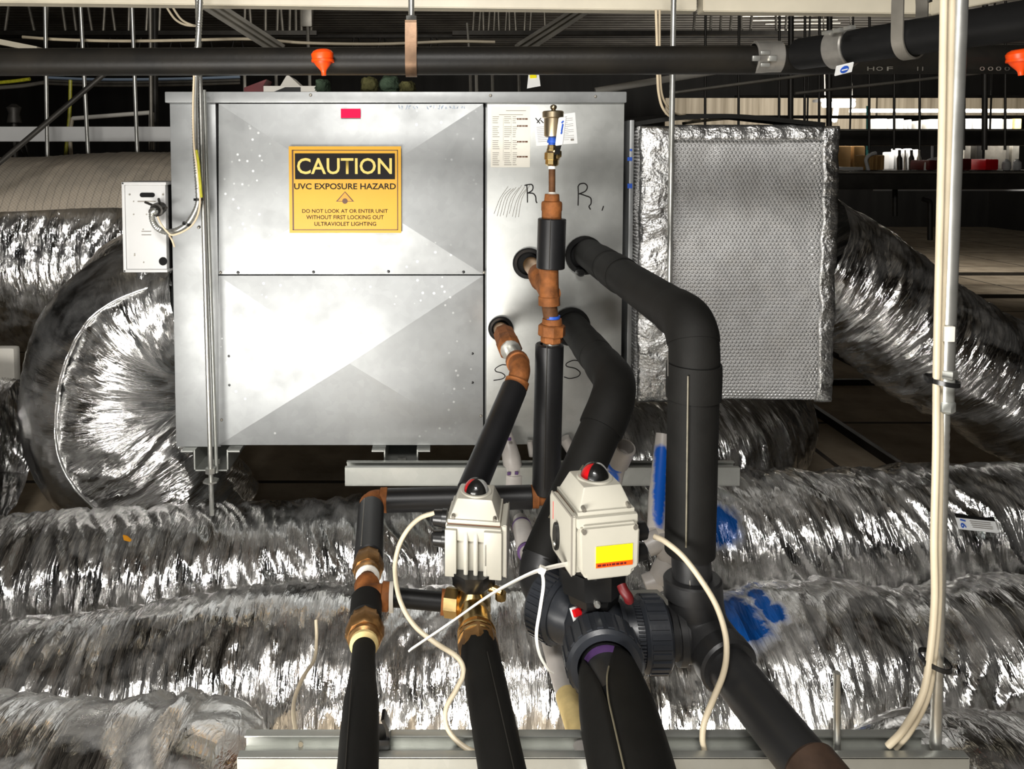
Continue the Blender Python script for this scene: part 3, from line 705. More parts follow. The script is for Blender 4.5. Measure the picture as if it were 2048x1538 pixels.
    # pipe entry grommets
    for px, py, ro, ri in ((1056, 526, .036, .027), (1001, 656, .029, .021), (1168, 510, .045, .034), (1141, 652, .045, .034)):
        p = P(px, py, UY); m = MB(); ring(m, p+Vector((0, .004, 0)), p+Vector((0, -.012, 0)), ro, ri, 28, .003); gm = part('grommet', m, M_['black'], c); m = MB(); lathe(m, p+Vector((0, .004, 0)), p+Vector((0, -.002, 0)), [(0, ri+.001), (1, ri+.001)], 24); part('pipe_hole', m, M_['black_matt'], gm)
    p = P(1158, 541, UY); m = MB(); lathe(m, p, p+Vector((0, -.03, 0)), [(0, .011), (.8, .011), (1, .007)], 16); part('plug', m, M_['black'], c)
unit()
# the supports beneath it
SUP = 'support channels under the unit'
def channel(px, pw, y0, y1, lab, dep):
    """an upside-up U channel running back under the unit, its end showing"""
    a = P(px-pw/2, y1, 1.70); b = P(px+pw/2, y0, 1.70); t = .003
    c = thing('support_channel', lab, 'channel', ((a.x+b.x)/2, 1.70, a.z), group=SUP)
    m = MB(); slab(m, (a.x, 1.70, a.z), (b.x, 1.70+dep, a.z+t)); slab(m, (a.x, 1.70, a.z), (a.x+t, 1.70+dep, b.z)); slab(m, (b.x-t, 1.70, a.z), (b.x, 1.70+dep, b.z))
    part('web', m, M_['strut'], c)
    for s, xx in ((-1, a.x), (1, b.x)):
        m = MB(); slab(m, (xx-(.028 if s < 0 else 0), 1.695, b.z-t), (xx+(.028 if s > 0 else 0), 1.70+dep, b.z)); part('flange', m, M_['strut'], c)
    p = Vector(((a.x+b.x)/2, 1.74, a.z+t)); m = MB(); lathe(m, p, p+Vector((0, 0, .012)), [(0, .011), (1, .011)], 6); part('nut', m, M_['rod'], c)
channel(422, 68, 900, 942, 'short folded steel channel under the lower left corner of the unit', .16)
channel(802, 68, 899.5, 940, 'short folded steel channel under the middle of the unit', .7)
def back_rail():
    a = P(690, 971, 1.64); b = P(1480, 935, 1.64); z1 = P(0, 938, 1.64).z; z0 = P(0, 972, 1.64).z
    c = thing('slotted_rail', 'pale slotted steel rail crossing behind the pipes under the unit', 'rail', ((a.x+b.x)/2, 1.66, z0))
    m = MB(); slab(m, (a.x, 1.64, z0), (b.x, 1.643, z1)); slab(m, (a.x, 1.64, z0), (b.x, 1.681, z0+.003)); slab(m, (a.x, 1.678, z0), (b.x, 1.681, z1)); part('channel', m, M_['strut'], c)
    m = MB(); slab(m, (a.x, 1.64, z1), (b.x, 1.650, z1+.003)); slab(m, (a.x, 1.671, z1), (b.x, 1.681, z1+.003)); part('lip', m, M_['strut'], c)
back_rail()
# junction box on the left end
def junction():
    YB = 1.70; a = P(246.5, 545, YB); b = P(335, 364, YB); b.x = min(b.x, -.6245)
    c = thing('junction_box', 'pale sheet metal junction box with black slot, left of the unit', 'junction box', ((a.x+b.x)/2, YB+.05, a.z))
    m = MB(); slab(m, (a.x, YB+.004, a.z+.006), (P(331, 455, YB).x, YB+.10, b.z-.006), .003); part('box_body', m, M_['white_paint'], c)
    m = MB(); slab(m, (a.x, YB, b.z-.007), (b.x, YB+.10, b.z), .002); slab(m, (a.x, YB, a.z), (P(333, 455, YB).x, YB+.10, a.z+.007), .002); slab(m, (a.x, YB, a.z), (a.x+.007, YB+.02, b.z), .002); part('cover_lip', m, M_['white_paint'], c)
    m = MB(); slab(m, (P(331, 455, YB).x, YB+.02, a.z+.006), (P(333, 455, YB).x, YB+.09, b.z-.006)); part('side_shade', m, M_['black_matt'], c)  # black sheet stands in for the shade in the open side gap
    p0 = P(283, 390, YB); p1 = P(304, 390, YB); yy = YB+.0035
    m = MB(); pts = [];  r = .0052
    for k in range(9): an = PI/2+PI*k/8; pts.append(Vector((p0.x+r*math.cos(an), yy, p0.z+r*math.sin(an))))
    for k in range(9): an = -PI/2+PI*k/8; pts.append(Vector((p1.x+r*math.cos(an), yy, p0.z+r*math.sin(an))))
    prism(m, pts, (0, -.0008, 0)); part('slot', m, M_['black_matt'], c)
    p = P(325, 523, YB); p.y = yy; m = MB(); lathe(m, p, p+Vector((0, -.0008, 0)), [(0, .0095), (1, .0095)], 24); part('knockout', m, M_['black_matt'], c)
    m = MB()
    for px, py, r in ((258, 389, .0022), (325, 389, .0024), (266, 403, .0015), (266, 429, .0017), (292, 429, .0017), (285, 459, .0016), (286, 525, .0017), (268, 511, .0018), (268, 508, .0014)):
        p = P(px, py, YB); p.y = yy; lathe(m, p, p+Vector((0, -.0008, 0)), [(0, r), (1, r)], 10)
    part('screw_holes', m, M_['grey_steel'], c)
    m = MB(); p0 = P(282, 470, YB); p1 = P(301, 463, YB)
    for z in (p0.z, p1.z): slab(m, (p0.x, yy-.001, z-.0007), (p1.x, yy, z+.0007))
    q0 = P(274, 404, YB); q1 = P(310, 402, YB); slab(m, (q0.x, yy-.0008, q0.z), (q1.x, yy, q1.z)); part('tab_lines', m, M_['grey_ink'], c)
junction()
def conduit():
    Y = 1.64
    c = thing('flexible_conduit', 'ribbed metal flex conduit dropping beside the hanger rod and curling into the junction box', 'conduit', P(390, 465, Y))
    px = [(402, -40), (399, 40), (395, 100), (391, 170), (390, 240), (392, 310), (396, 370), (397, 402), (390, 424), (376, 446), (356, 460), (334, 464), (316, 457), (306, 443), (304, 428), (312, 421)]
    pts = resample(spline([P(x, y, Y if x > 360 else Y+.02*(360-x)/56) for x, y in px], 8), .0032); m = MB()
    tube(m, pts, [.0071 if i % 2 else .0060 for i in range(len(pts))], 12); part('armour', m, M_['rod'], c)
    p = P(313, 420, 1.672); m = MB(); lathe(m, p+Vector((0, .03, .004)), p+Vector((-.004, -.012, -.004)), [(0, .013), (.3, .013), (.35, .0155), (.6, .0155), (.62, .011), (1, .010)], 12); con = part('connector', m, M_['dark_steel'], c)
    for dx, dz in ((-.012, .010), (.013, .003), (.004, .014)): m = MB(); lathe(m, p+Vector((dx, .01, dz)), p+Vector((dx*1.9, -.006, dz*1.8)), [(0, .0028), (1, .0028)], 8); part('clamp_screw', m, M_['dark_steel'], con)
    for px_, py_, nx in ((397, 399, 1), (374, 448, .6)):
        q = P(px_, py_, Y); m = MB(); ring(m, q+Vector((-.002*(1-nx), 0, -.0025)), q+Vector((.003*(1-nx), 0, .0025)), .0105, .0085, 16); part('cable_tie', m, M_['black'], c)
conduit()
m = MB(); tube(m, spline([P(x, y, 1.625) for x, y in ((388, 150), (386, 220), (388, 290), (395, 345), (400, 395), (397, 425), (386, 448), (368, 462), (345, 470), (333, 462), (322, 448), (315, 433))], 8), .0022, 8)
tube(m, spline([P(x, y, 1.64) for x, y in ((338, 470), (344, 480), (349, 494))], 5), .0022, 8)
single('wire', m, M_['beige_cable'], 'thin beige wire strapped along the curling metal flex conduit', 'wire')
m = MB(); tube(m, spline([P(x, y, 1.622) for x, y in ((393, 300), (397, 325), (399, 350), (403, 395))], 8), .0030, 8); single('wire', m, M_['yellow_green'], 'short yellow green wire against the hanger rod above the junction box', 'wire')
# left hanger rod
def rod_thing(name, lab, cat, a, b, r, nuts=(), grp=None, mat='rod', thread=True):
    c = thing(name, lab, cat, Vector(b) if b[2] < a[2] else Vector(a), group=grp); m = MB(); pts = resample([a, b], .006 if thread else 1)
    tube(m, pts, [r*(1.0 if i % 2 else .93) for i in range(len(pts))] if thread else r, 12); part('rod', m, M_[mat], c)
    for t, rr, h in nuts:
        p = lerp(a, b, t); d = (Vector(b)-Vector(a)).normalized(); m = MB(); lathe(m, p-d*h/2, p+d*h/2, [(0, rr), (1, rr)], 6); part('nut', m, M_[mat], c)
    return c
rod_thing('hanger_rod', 'zinc hanger rod in front of the left post of the unit', 'rod', P(393.5, -60, 1.66), P(424, 1030, 1.66), .0058, ((.915, .012, .012), (.935, .018, .004)))
rod_thing('conduit_tube', 'slim steel tube just right of the left hanger rod, before the unit', 'tube', P(408, 180, 1.675), P(433, 945, 1.675), .0045, (), mat='strut', thread=False)
# ------------------------------------------------------------------ pipework
def elbow(mb, a, c, b, r, rr=1.18, n=8, seg=20):
    """a rusty cast elbow from a over the corner c to b, with thicker mouths"""
    a, c, b = Vector(a), Vector(c), Vector(b); pts = fillet([a, c, b], min((a-c).length, (b-c).length)*.9, n); tube(mb, pts, r, seg)
    for e, q in ((a, pts[1]), (b, pts[-2])):
        d = (q-e).normalized(); lathe(mb, e-d*.001, e+d*r*.75, [(0, r*rr*.96), (.1, r*rr), (.9, r*rr), (1, r*.98)], seg)
    return mb
def hexunion(mb, a, b, r, k=(1.0, 1.35, 1.12), seg=24):
    a = Vector(a); b = Vector(b)
    lathe(mb, a, lerp(a, b, .36), [(0, r*k[0]*.95), (.1, r*k[2]), (.9, r*k[2]), (1, r)], 8)
    lathe(mb, lerp(a, b, .36), lerp(a, b, .80), [(0, r*k[1]*.93), (.08, r*k[1]), (.85, r*k[1]), (1, r*k[1]*.9)], 8)
    lathe(mb, lerp(a, b, .80), b, [(0, r*1.18), (.7, r*1.18), (1, r*1.02)], seg)
    return mb
# --- the thin return riser with the tee, union and crossover
YR = 1.40; xr = .203
def thin_return():
    c = thing('return_pipe', 'thin return pipe with rusty fittings, rising from behind the actuators to the brass vent', 'pipe', W(.19, YR, -.64))
    zt = -.238
    m = MB(); tube(m, [W(.203, UY-.016, -.238), W(.203, 1.55, -.238)], .0185, 20); part('stub_pipe', m, M_['bronze'], c)
    tp = W(xr, YR, zt-.012)
    m = MB(); lathe(m, W(.203, 1.56, zt), tp, [(0, .0235), (.12, .0245), (.3, .0245), (.36, .020), (1, .020)], 20)
    zT = P(1098, 548, YR).z; zB = P(1098, 610, YR).z
    lathe(m, Vector((xr, YR, zB)), Vector((xr-.002, YR, zT+.02)), [(0, .0205), (.2, .0205), (.22, .0185), (.85, .0185), (.9, .021), (1, .021)], 20); part('tee', m, M_['rust'], c)
    m = MB(); lathe(m, Vector((xr-.001, YR, zB+.004)), P(1103, 640, YR), [(0, .0145), (1, .0145)], 16); part('nipple', m, M_['rust_dark'], c)
    m = MB(); a = P(1104, 631, YR); b = P(1104, 642, YR); lathe(m, a, b, [(0, .0155), (1, .0155)], 16); part('thread_tape', m, M_['blue_ink'], c, label='blue and white thread tape')
    m = MB(); lathe(m, P(1104, 637, YR), P(1104, 650, YR), [(0, .018), (1, .020)], 16); lathe(m, P(1104, 649, YR), P(1103, 672, YR), [(0, .0235), (.1, .0258), (.9, .0258), (1, .0235)], 8); lathe(m, P(1103, 672, YR), P(1103, 686, YR), [(0, .0205), (.8, .0205), (1, .017)], 8); part('union', m, M_['rust'], c)
    m = MB(); lathe(m, P(1103, 683, YR), P(1102, 700, YR), [(0, .0165), (1, .0165)], 16); part('silver_tape', m, M_['rod'], c)
    # insulated riser
    a = P(1099, 688, YR); b = P(1092, 985, YR); m = MB(); ring(m, a, b, .0268, .018, 28, .002); o = part('riser_insulation', m, M_['rubber_gloss'], c)
    m = MB(); tube(m, [P(1094, 690, YR-.0272), P(1088, 980, YR-.0272)], .0008, 6); part('seam', m, M_['dark_steel'], o)
    # upper sleeve, cap fitting
    m = MB(); ring(m, P(1104, 437, YR), P(1101, 537, YR), .0265, .019, 28, .0015); o = part('sleeve_insulation', m, M_['rubber_gloss'], c)
    m = MB(); tube(m, [P(1101, 438, YR-.0268), P(1098, 538, YR-.0268)], .0007, 6); part('seam', m, M_['dark_steel'], o)
    m = MB(); lathe(m, P(1104, 388, YR), P(1103, 440, YR), [(0, .0130), (.02, .0135), (.26, .0145), (.30, .0185), (.36, .0195), (.62, .0195), (.66, .0185), (1, .0185)], 24); part('reducer', m, M_['rust'], c)
    # bottom elbow, crossover
    xe = P(1075, 990, YR); m = MB(); elbow(m, P(1062, 993, YR), P(1090, 993, YR), P(1091, 965, YR), .017, 1.2); lathe(m, P(1063, 993, YR), P(1076, 993, YR), [(0, .0215), (1, .0215)], 20); part('elbow', m, M_['rust'], c)
    a = P(1064, 994, YR); b = P(772, 1001, YR); m = MB(); ring(m, a, b, .0222, .015, 28, .002); part('crossover_insulation', m, M_['rubber_gloss'], c)
    e = P(745, 1001, YR)
    m = MB(); elbow(m, P(773, 1000, YR), P(744, 999, YR), P(742, 1014, YR-.03), .0185, 1.22, 10); lathe(m, P(774, 1000, YR), P(762, 1000, YR), [(0, .0235), (1, .0225)], 20); part('elbow', m, M_['rust'], c)
    return c
thin_return()
def bypass():
    """runs toward the viewer at one height"""
    z = -.625
    def q(Y): 
        t = (1.37-Y)/(1.37-.77); return W(-.128+t*.042, Y, z)
    c = thing('bypass_pipe', 'leftmost thin insulated pipe running out at the bottom with two bronze unions', 'pipe', q(.9)-Vector((0, 0, .03)))
    def YY(py): return .625*F/(py-320)
    m = MB(); ring(m, q(YY(1016)), q(YY(1118)), .0235, .014, 28, .002); o = part('insulation', m, M_['rubber_gloss'], c)
    m = MB(); tube(m, [q(YY(1018))+Vector((-.012, 0, .0202)), q(YY(1116))+Vector((-.012, 0, .0202))], .0008, 6); part('seam', m, M_['grey_steel'], o)
    m = MB(); hexunion(m, q(YY(1112)), q(YY(1152)), .0175, (1.0, 1.42, 1.25)); o = part('union', m, M_['bronze'], c)
    m = MB(); lathe(m, q(YY(1150)), q(YY(1157)), [(0, .018), (.5, .0185), (1, .015)], 20); part('gasket', m, M_['card_white'], o)
    m = MB(); lathe(m, q(YY(1150)), q(YY(1180)), [(0, .0128), (1, .0128)], 16); part('nipple', m, M_['rust_dark'], c)
    m = MB(); cc = q(YY(1190)); lathe(m, q(YY(1168)), q(YY(1222)), [(0, .0185), (.12, .0195), (.22, .0165), (.8, .0165), (.9, .019), (1, .019)], 20)
    lathe(m, cc, cc+Vector((.034, 0, -.003)), [(0, .0165), (.6, .0165), (.66, .0205), (.95, .0205), (1, .019)], 20); part('tee', m, M_['rust'], c)
    m = MB(); lathe(m, cc+Vector((.034, 0, -.003)), cc+Vector((.040, 0, -.003)), [(0, .021), (1, .021)], 20); part('tape_ring', m, M_['card_white'], c)
    a = cc+Vector((.036, 0, -.003)); b = P(896, 1205, 1.075)
    m = MB(); lathe(m, a, b, [(0, .0175), (.05, .0175), (.051, .0135), (1, .0135)], 20); part('side_nipple', m, M_['black_steel'], c)
    m = MB(); lathe(m, lerp(a, b, .88), lerp(a, b, .97), [(0, .0178), (1, .0178)], 20); part('bushing', m, M_['rust'], c)
    m = MB(); ring(m, q(YY(1200)), q(YY(1242)), .0228, .014, 28, .002); part('insulation_collar', m, M_['rubber'], c)
    m = MB(); hexunion(m, q(YY(1238)), q(YY(1285)), .0185, (1.0, 1.45, 1.2)); o = part('union', m, M_['bronze'], c)
    m = MB(); lathe(m, q(YY(1282)), q(YY(1296)), [(0, .0185), (.6, .0195), (1, .016)], 20); part('gasket', m, M_['tan_foam'], o)
    m = MB(); ring(m, q(YY(1288)), q(YY(1345)), .0155, .010, 24, .001); part('inner_insulation', m, M_['rubber'], c)
    prof = [(0, .016), (.06, .017), (.16, .0215), (.28, .0225), (1, .0225)]
    m = MB(); lathe(m, q(YY(1330)), q(.52), prof, 28); o = part('outer_insulation', m, M_['rubber'], c)
    m = MB(); tube(m, [q(YY(1385))+Vector((-.012, 0, .019)), q(.53)+Vector((-.012, 0, .0193))], .0007, 6); part('seam', m, M_['dark_steel'], o)
bypass()
# --- thin supply pipe
def thin_supply():
    a = W(.134, UY-.016, -.384); Y1 = 1.36
    c = thing('supply_pipe', 'thin supply pipe from the left S, rusty bend, slanting down to the left actuator', 'pipe', P(945, 970, 1.2))
    p1 = P(1012, 682, 1.50); m = MB(); tube(m, [a, p1], .0165, 18); part('stub_pipe', m, M_['bronze'], c)
    p2 = P(1021, 700, 1.46); m = MB(); lathe(m, P(1008, 668, 1.56), p2, [(0, .022), (.08, .0228), (.55, .0235), (.6, .0235), (.66, .0245), (.94, .0245), (1, .021)], 8); part('union', m, M_['rust'], c)
    p3 = P(1032, 720, 1.41); m = MB(); lathe(m, p2-Vector((0, -.002, 0)), p3, [(0, .0205), (.12, .0205), (.13, .0125), (1, .0125)], 16); part('nipple', m, M_['rod'], c)
    e0 = P(1034, 722, 1.40); ec = P(1042, 739, 1.355); e1 = P(1031, 774, 1.34)
    m = MB(); elbow(m, e0, ec, e1, .0188, 1.17, 8); part('elbow', m, M_['rust'], c)
    m = MB(); lathe(m, P(1032, 768, 1.342), P(1029, 782, 1.338), [(0, .0215), (1, .0195)], 20); part('tape_ring', m, M_['card_white'], c)
    b = P(941, 985, 1.17)
    m = MB(); ring(m, P(1029, 776, 1.335), b, .0232, .016, 28, .002); part('insulation', m, M_['rubber_gloss'], c)
    m = MB(); tube(m, fillet([lerp(P(1029, 776, 1.335), b, .3), b, W(.045, 1.14, -.63), W(.047, 1.08, -.635)], .05), .014, 18); part('inner_pipe', m, M_['black_steel'], c)
thin_supply()
# --- thick insulated pipes
def thick(name, lab, path, r, cuffs, base, seamline=None):
    c = thing(name, lab, 'pipe', base); pts = resample(path, .012); n = len(pts)
    rs = [r*(1+.018*mnoise.noise((i*.21, r*90, 0))) for i in range(n)]
    m = MB(); tube(m, pts, rs, 32); o = part('insulation', m, M_['rubber'], c)
    for a, b, k in cuffs:
        m = MB(); sub = [p for i, p in enumerate(pts) if a <= i/(n-1) <= b]; tube(m, sub, [r*k*.985]+[r*k]*(len(sub)-2)+[r*k*.985], 32); part('insulation_cuff', m, M_['rubber'], c)
    return c, o
rA = .0335
pR = fillet([W(.333, UY-.016, -.212), W(.338, 1.0, -.220), W(.331, 1.0, -.522)], .052, 10)
cR, oR = thick('thick_return_pipe', 'thickest black insulated pipe, leaving the unit at the upper R and dropping at right', pR, rA, ((.10, .20, 1.05), (.22, .31, 1.07), (.585, .72, 1.055), (.735, .80, 1.09)), W(.331, 1.0, -.6))
m = MB(); tube(m, [P(1376, 752, 1.0-rA*1.01), P(1372, 1095, 1.0-rA*1.01)], .0012, 6); part('seam', m, M_['seam'], oR)
m = MB(); tube(m, [P(1336, 702, .985-rA*.62), P(1336, 752, .985-rA*.62)], .0009, 6); part('seam', m, M_['dark_steel'], oR)
def pvc_tee():
    m = MB(); tube(m, [W(.331, 1.0, -.50), W(.333, .99, -.585)], .0262, 28); part('bare_pipe', m, M_['pvc_dark'], cR, label='bare grey pipe end below the insulation')
    for k in (-.010, .003, .012): m = MB(); tube(m, [W(.331+k, 1.0-.0262*math.cos(k*38), -.52), W(.332+k, .993-.0262*math.cos(k*38), -.56)], .0007, 6); part('print_line', m, M_['grey_steel'], cR)
    cn = W(.345, .975, -.620)
    m = MB(); tube(m, fillet([W(.3325, .992, -.558), W(.338, .985, -.612), W(.352, .945, -.624)], .045, 8), .0365, 30); lathe(m, W(.332, .993, -.552), W(.333, .991, -.575), [(0, .036), (.1, .0385), (1, .0385)], 30)
    lathe(m, cn+Vector((-.002, .004, 0)), cn+Vector((-.042, .004, 0)), [(0, .034), (.75, .034), (.78, .0375), (1, .0375)], 30)
    lathe(m, W(.350, .955, -.624), W(.355, .922, -.626), [(0, .0365), (.4, .039), (.9, .039), (1, .036)], 30); part('tee', m, M_['pvc_dark'], cR)
    m = MB(); lathe(m, cn+Vector((-.04, .004, 0)), W(.292, .979, -.618), [(0, .0315), (.45, .0315), (.47, .0345), (1, .0345)], 30); part('side_pipe', m, M_['pvc_dark'], cR)
    a = W(.353, .93, -.626); b = W(.389, .775, -.640); d = (b-a)
    m = MB(); tube(m, [a, b], .0295, 30); part('run_pipe', m, M_['pvc_dark'], cR)
    m = MB(); lathe(m, lerp(a, b, .90), a+d*2.2, [(0, .0300), (.02, .0335), (.3, .0335), (1, .0335)], 30); part('coupling', m, simple('rusty_coupling', (.075, .045, .030, 1), .55, .1, .4, .6, 28, .3, 120), cR, label='rust stained coupling')
pvc_tee()
pS = fillet([W(.298, UY-.016, -.378), W(.298, 1.255, -.378), W(.148, 1.10, -.590)], .06, 10)
cS, oS = thick('thick_supply_pipe', 'thick black insulated pipe leaving the unit at the S, bending down behind the right actuator', pS, rA, ((.0, .13, .97), (.22, .36, 1.045), (.40, .62, 1.08), (.60, .70, 1.10)), W(.15, 1.1, -.66))
m = MB(); tube(m, [P(1170, 925, 1.155), P(1098, 1035, 1.07)], .0012, 6); part('seam', m, M_['seam'], oS)
m = MB(); tube(m, fillet([W(.150, 1.102, -.582), W(.140, 1.09, -.605), W(.150, 1.06, -.615)], .02), .031, 26); part('elbow', m, M_['pvc_dark'], cS)
# --- grey plastic three-way valve
VC = W(.2026, .985, -.615)
def ribs(m, a, b, r, n=26, h=.0022, w=.35):
    a = Vector(a); b = Vector(b); d = (b-a).normalized(); up = Vector((0, 0, 1)); s = d.cross(up).normalized(); u = s.cross(d)
    for k in range(n):
        an = 2*PI*k/n; o = (s*math.cos(an)+u*math.sin(an)); t = d.cross(o)
        bar(m, a+o*r, b+o*r, 2*PI*r/n*w, h, o)
def nut(c, a, b, ro, ri, n=24, name='union_nut'):
    m = MB(); a = Vector(a); b = Vector(b); d = (b-a).normalized(); ring(m, a, b, ro, ri, 40, .004); ribs(m, a+d*.006, b-d*.006, ro+.0002, n, .0030, .55); return part(name, m, M_['pvc'], c)
def pvc_valve():
    c = thing('ball_valve', 'big dark grey plastic three-way valve with ribbed union nuts under the right actuator', 'valve', VC-Vector((0, 0, .055)))
    m = MB(); lathe(m, VC+Vector((0, 0, -.045)), VC+Vector((0, 0, .048)), [(0, .022), (.12, .036), (.3, .044), (.6, .044), (.8, .036), (.9, .028), (1, .026)], 30)
    fr = VC+Vector((-.0025, -.045, 0)); lathe(m, VC, fr+Vector((0, 0, 0)), [(0, .038), (.5, .038), (.6, .042), (1, .042)], 30)
    rt = VC+Vector((.060, -.006, -.004)); lathe(m, VC, rt, [(0, .036), (.6, .036), (.7, .040), (1, .040)], 30)
    bk = VC+Vector((-.045, .046, 0)); lathe(m, VC, bk, [(0, .036), (.5, .036), (.6, .040), (1, .040)], 30)
    part('body', m, M_['pvc'], c)
    nut(c, fr+Vector((0, .008, 0)), fr+Vector((-.001, -.036, 0)), .0485, .036, 22)
    nut(c, rt-Vector((.004, 0, 0)), rt+Vector((.032, .001, 0)), .047, .034, 26)
    d = Vector((-.70, .71, 0)); nut(c, bk-d*.012, bk+d*.026, .047, .032, 34)
    m = MB(); d = Vector((-1, 1, 0)).normalized(); s = VC+Vector((-.030, -.020, .030)); box(m, s, (.012, .005, .022), Matrix.Rotation(.6, 3, 'Z') @ Matrix.Rotation(-.5, 3, 'X')); part('sticker', m, M_['paper_white'], c, label='small white and red sticker')
    m = MB(); box(m, s+Vector((.0006, -.0014, .006)), (.0118, .005, .009), Matrix.Rotation(.6, 3, 'Z') @ Matrix.Rotation(-.5, 3, 'X')); part('sticker_top', m, M_['red'], c)
    m = MB(); ring(m, rt-Vector((.030, 0, 0)), rt-Vector((.024, 0, 0)), .0425, .036, 36); ribs(m, rt-Vector((.012, 0, 0)), rt-Vector((.004, 0, 0)), .0415, 60, .003, .5); part('locking_ring', m, M_['pvc'], c)
    # mounting bracket
    m = MB(); b0 = VC+Vector((-.006, -.004, .046)); lathe(m, b0, b0+Vector((-.002, 0, .050)), [(0, .034), (.3, .038), (.34, .044), (.9, .046), (1, .046)], 8, flat=True); bk_ = part('mount_bracket', m, M_['black'], c)
    p = P(1196, 1213, .935); m = MB(); lathe(m, p+Vector((0, .012, 0)), p, [(0, .0045), (.8, .0045), (1, .003)], 12); part('bolt', m, M_['rod'], bk_)
    m = MB(); tube(m, spline([P(1243, 1170, .93), P(1248, 1182, .925), P(1256, 1193, .922), P(1258, 1200, .925)], 5), [.0075]*11+[.006]*5 if False else .0065, 10); part('red_tab', m, M_['dark_red'], c)
pvc_valve()
def main_pipe():
    c = thing('branch_pipe', 'thick black insulated pipe with an open split seam, running out below the right actuator', 'pipe', W(.195, .8, -.66))
    def q(Y): t = (.92-Y)/(.92-.755); return W(.2005-t*.0095, Y, -.613)
    m = MB(); tube(m, [q(.95), q(.84)], .0300, 28); part('pipe', m, M_['pvc_dark'], c, label='bare grey pipe with purple primer')
    m = MB(); ring(m, q(.905), q(.893), .0306, .029, 28); part('primer_band', m, M_['purple'], c)
    # insulation with a mouth cut open on its top left
    Ys = [.895, .882, .868, .85, .83, .80, .76, .70, .62, .52]; rs = [.0305, .0325, .0345, .0365, .0385, .0395, .0395, .039, .038, .038]; gap = [.62, .50, .36, .22, .10, .02, .012, .012, .012, .012]
    vs = []; fs = []; K = 40; Mid = 1.98
    for Y, r_, g in zip(Ys, rs, gap):
        for k in range(K+1):
            an = Mid+g+(2*PI-2*g)*k/K; vs.append(q(Y)+Vector((math.cos(an)*r_, 0, math.sin(an)*r_)))
    for i in range(len(Ys)-1):
        for k in range(K): fs.append((i*(K+1)+k, i*(K+1)+k+1, (i+1)*(K+1)+k+1, (i+1)*(K+1)+k))
    m = MB().add(vs, fs); o = part('insulation', m, M_['rubber'], c); md = o.modifiers.new('thick', 'SOLIDIFY'); md.thickness = .006; md.offset = 1
    m = MB(); pts = []
    for Y, r_, g in list(zip(Ys, rs, gap))[3:]: an = Mid-g-.01; pts.append(q(Y)+Vector((math.cos(an)*(r_+.0062), 0, math.sin(an)*(r_+.0062))))
    tube(m, spline(pts, 5), .0011, 6); part('glue_line', m, M_['seam'], o)
main_pipe()
# --- brass valve under the left actuator, and its pipe
def brass_valve():
    v = W(.045, 1.065, -.632)
    c = thing('brass_valve', 'brass three-way ball valve under the left actuator', 'valve', v-Vector((0, 0, .03)))
    m = MB(); lathe(m, v+Vector((0, 0, -.028)), v+Vector((0, 0, .040)), [(0, .008), (.08, .020), (.3, .026), (.55, .025), (.75, .016), (1, .014)], 24)
    a = P(893, 1204, 1.075); lathe(m, v, a, [(0, .020), (.35, .020), (.42, .0165), (.5, .0165), (.52, .0215), (1, .0215)], 8); f = W(.047, 1.005, -.634); lathe(m, v, f, [(0, .021), (.5, .021), (.55, .024), (1, .024)], 20); lathe(m, v, v+Vector((0, .04, 0)), [(0, .021), (1, .022)], 20)
    part('body', m, M_['brass'], c)
    m = MB(); lathe(m, W(.047, 1.012, -.634), W(.0485, .962, -.634), [(0, .0235), (.08, .026), (.3, .026), (.32, .0225), (.4, .0225), (.42, .0275), (.85, .0275), (1, .026)], 8); o = part('union_nut', m, M_['bronze'], c)
    for k in range(3): m = MB(); y = 1.005-.010*k; ring(m, W(.047, y, -.634), W(.047, y-.003, -.634), .0268, .02, 26); part('ring', m, M_['brass'], o)
    m = MB(); tube(m, [W(.06, 1.06, -.6), W(.084, 1.05, -.605)], .006, 10); tube(m, [W(.083, 1.05, -.605), W(.083, 1.05, -.615)], .008, 8); part('drain_plug', m, M_['brass'], c)
    m = MB(); lathe(m, v+Vector((0, 0, .030)), v+Vector((0, 0, .056)), [(0, .026), (.3, .033), (1, .034)], 8, flat=True); part('mount_bracket', m, M_['black'], c)
brass_valve()
def feed():
    def q(Y): t = (.975-Y)/(.975-.78); return W(.0485+t*.0145, Y, -.634)
    c = thing('feed_pipe', 'thin black insulated pipe running out at the bottom from the brass valve', 'pipe', q(.8)-Vector((0, 0, .03)))
    m = MB(); lathe(m, q(.985), q(.52), [(0, .0245), (.02, .0258), (.3, .0262), (1, .0262)], 28); o = part('insulation', m, M_['rubber'], c)
    m = MB(); tube(m, [q(.93)+Vector((.005, 0, .0258)), q(.53)+Vector((.012, 0, .0238))], .0008, 6); part('seam', m, M_['dark_steel'], o)
feed()
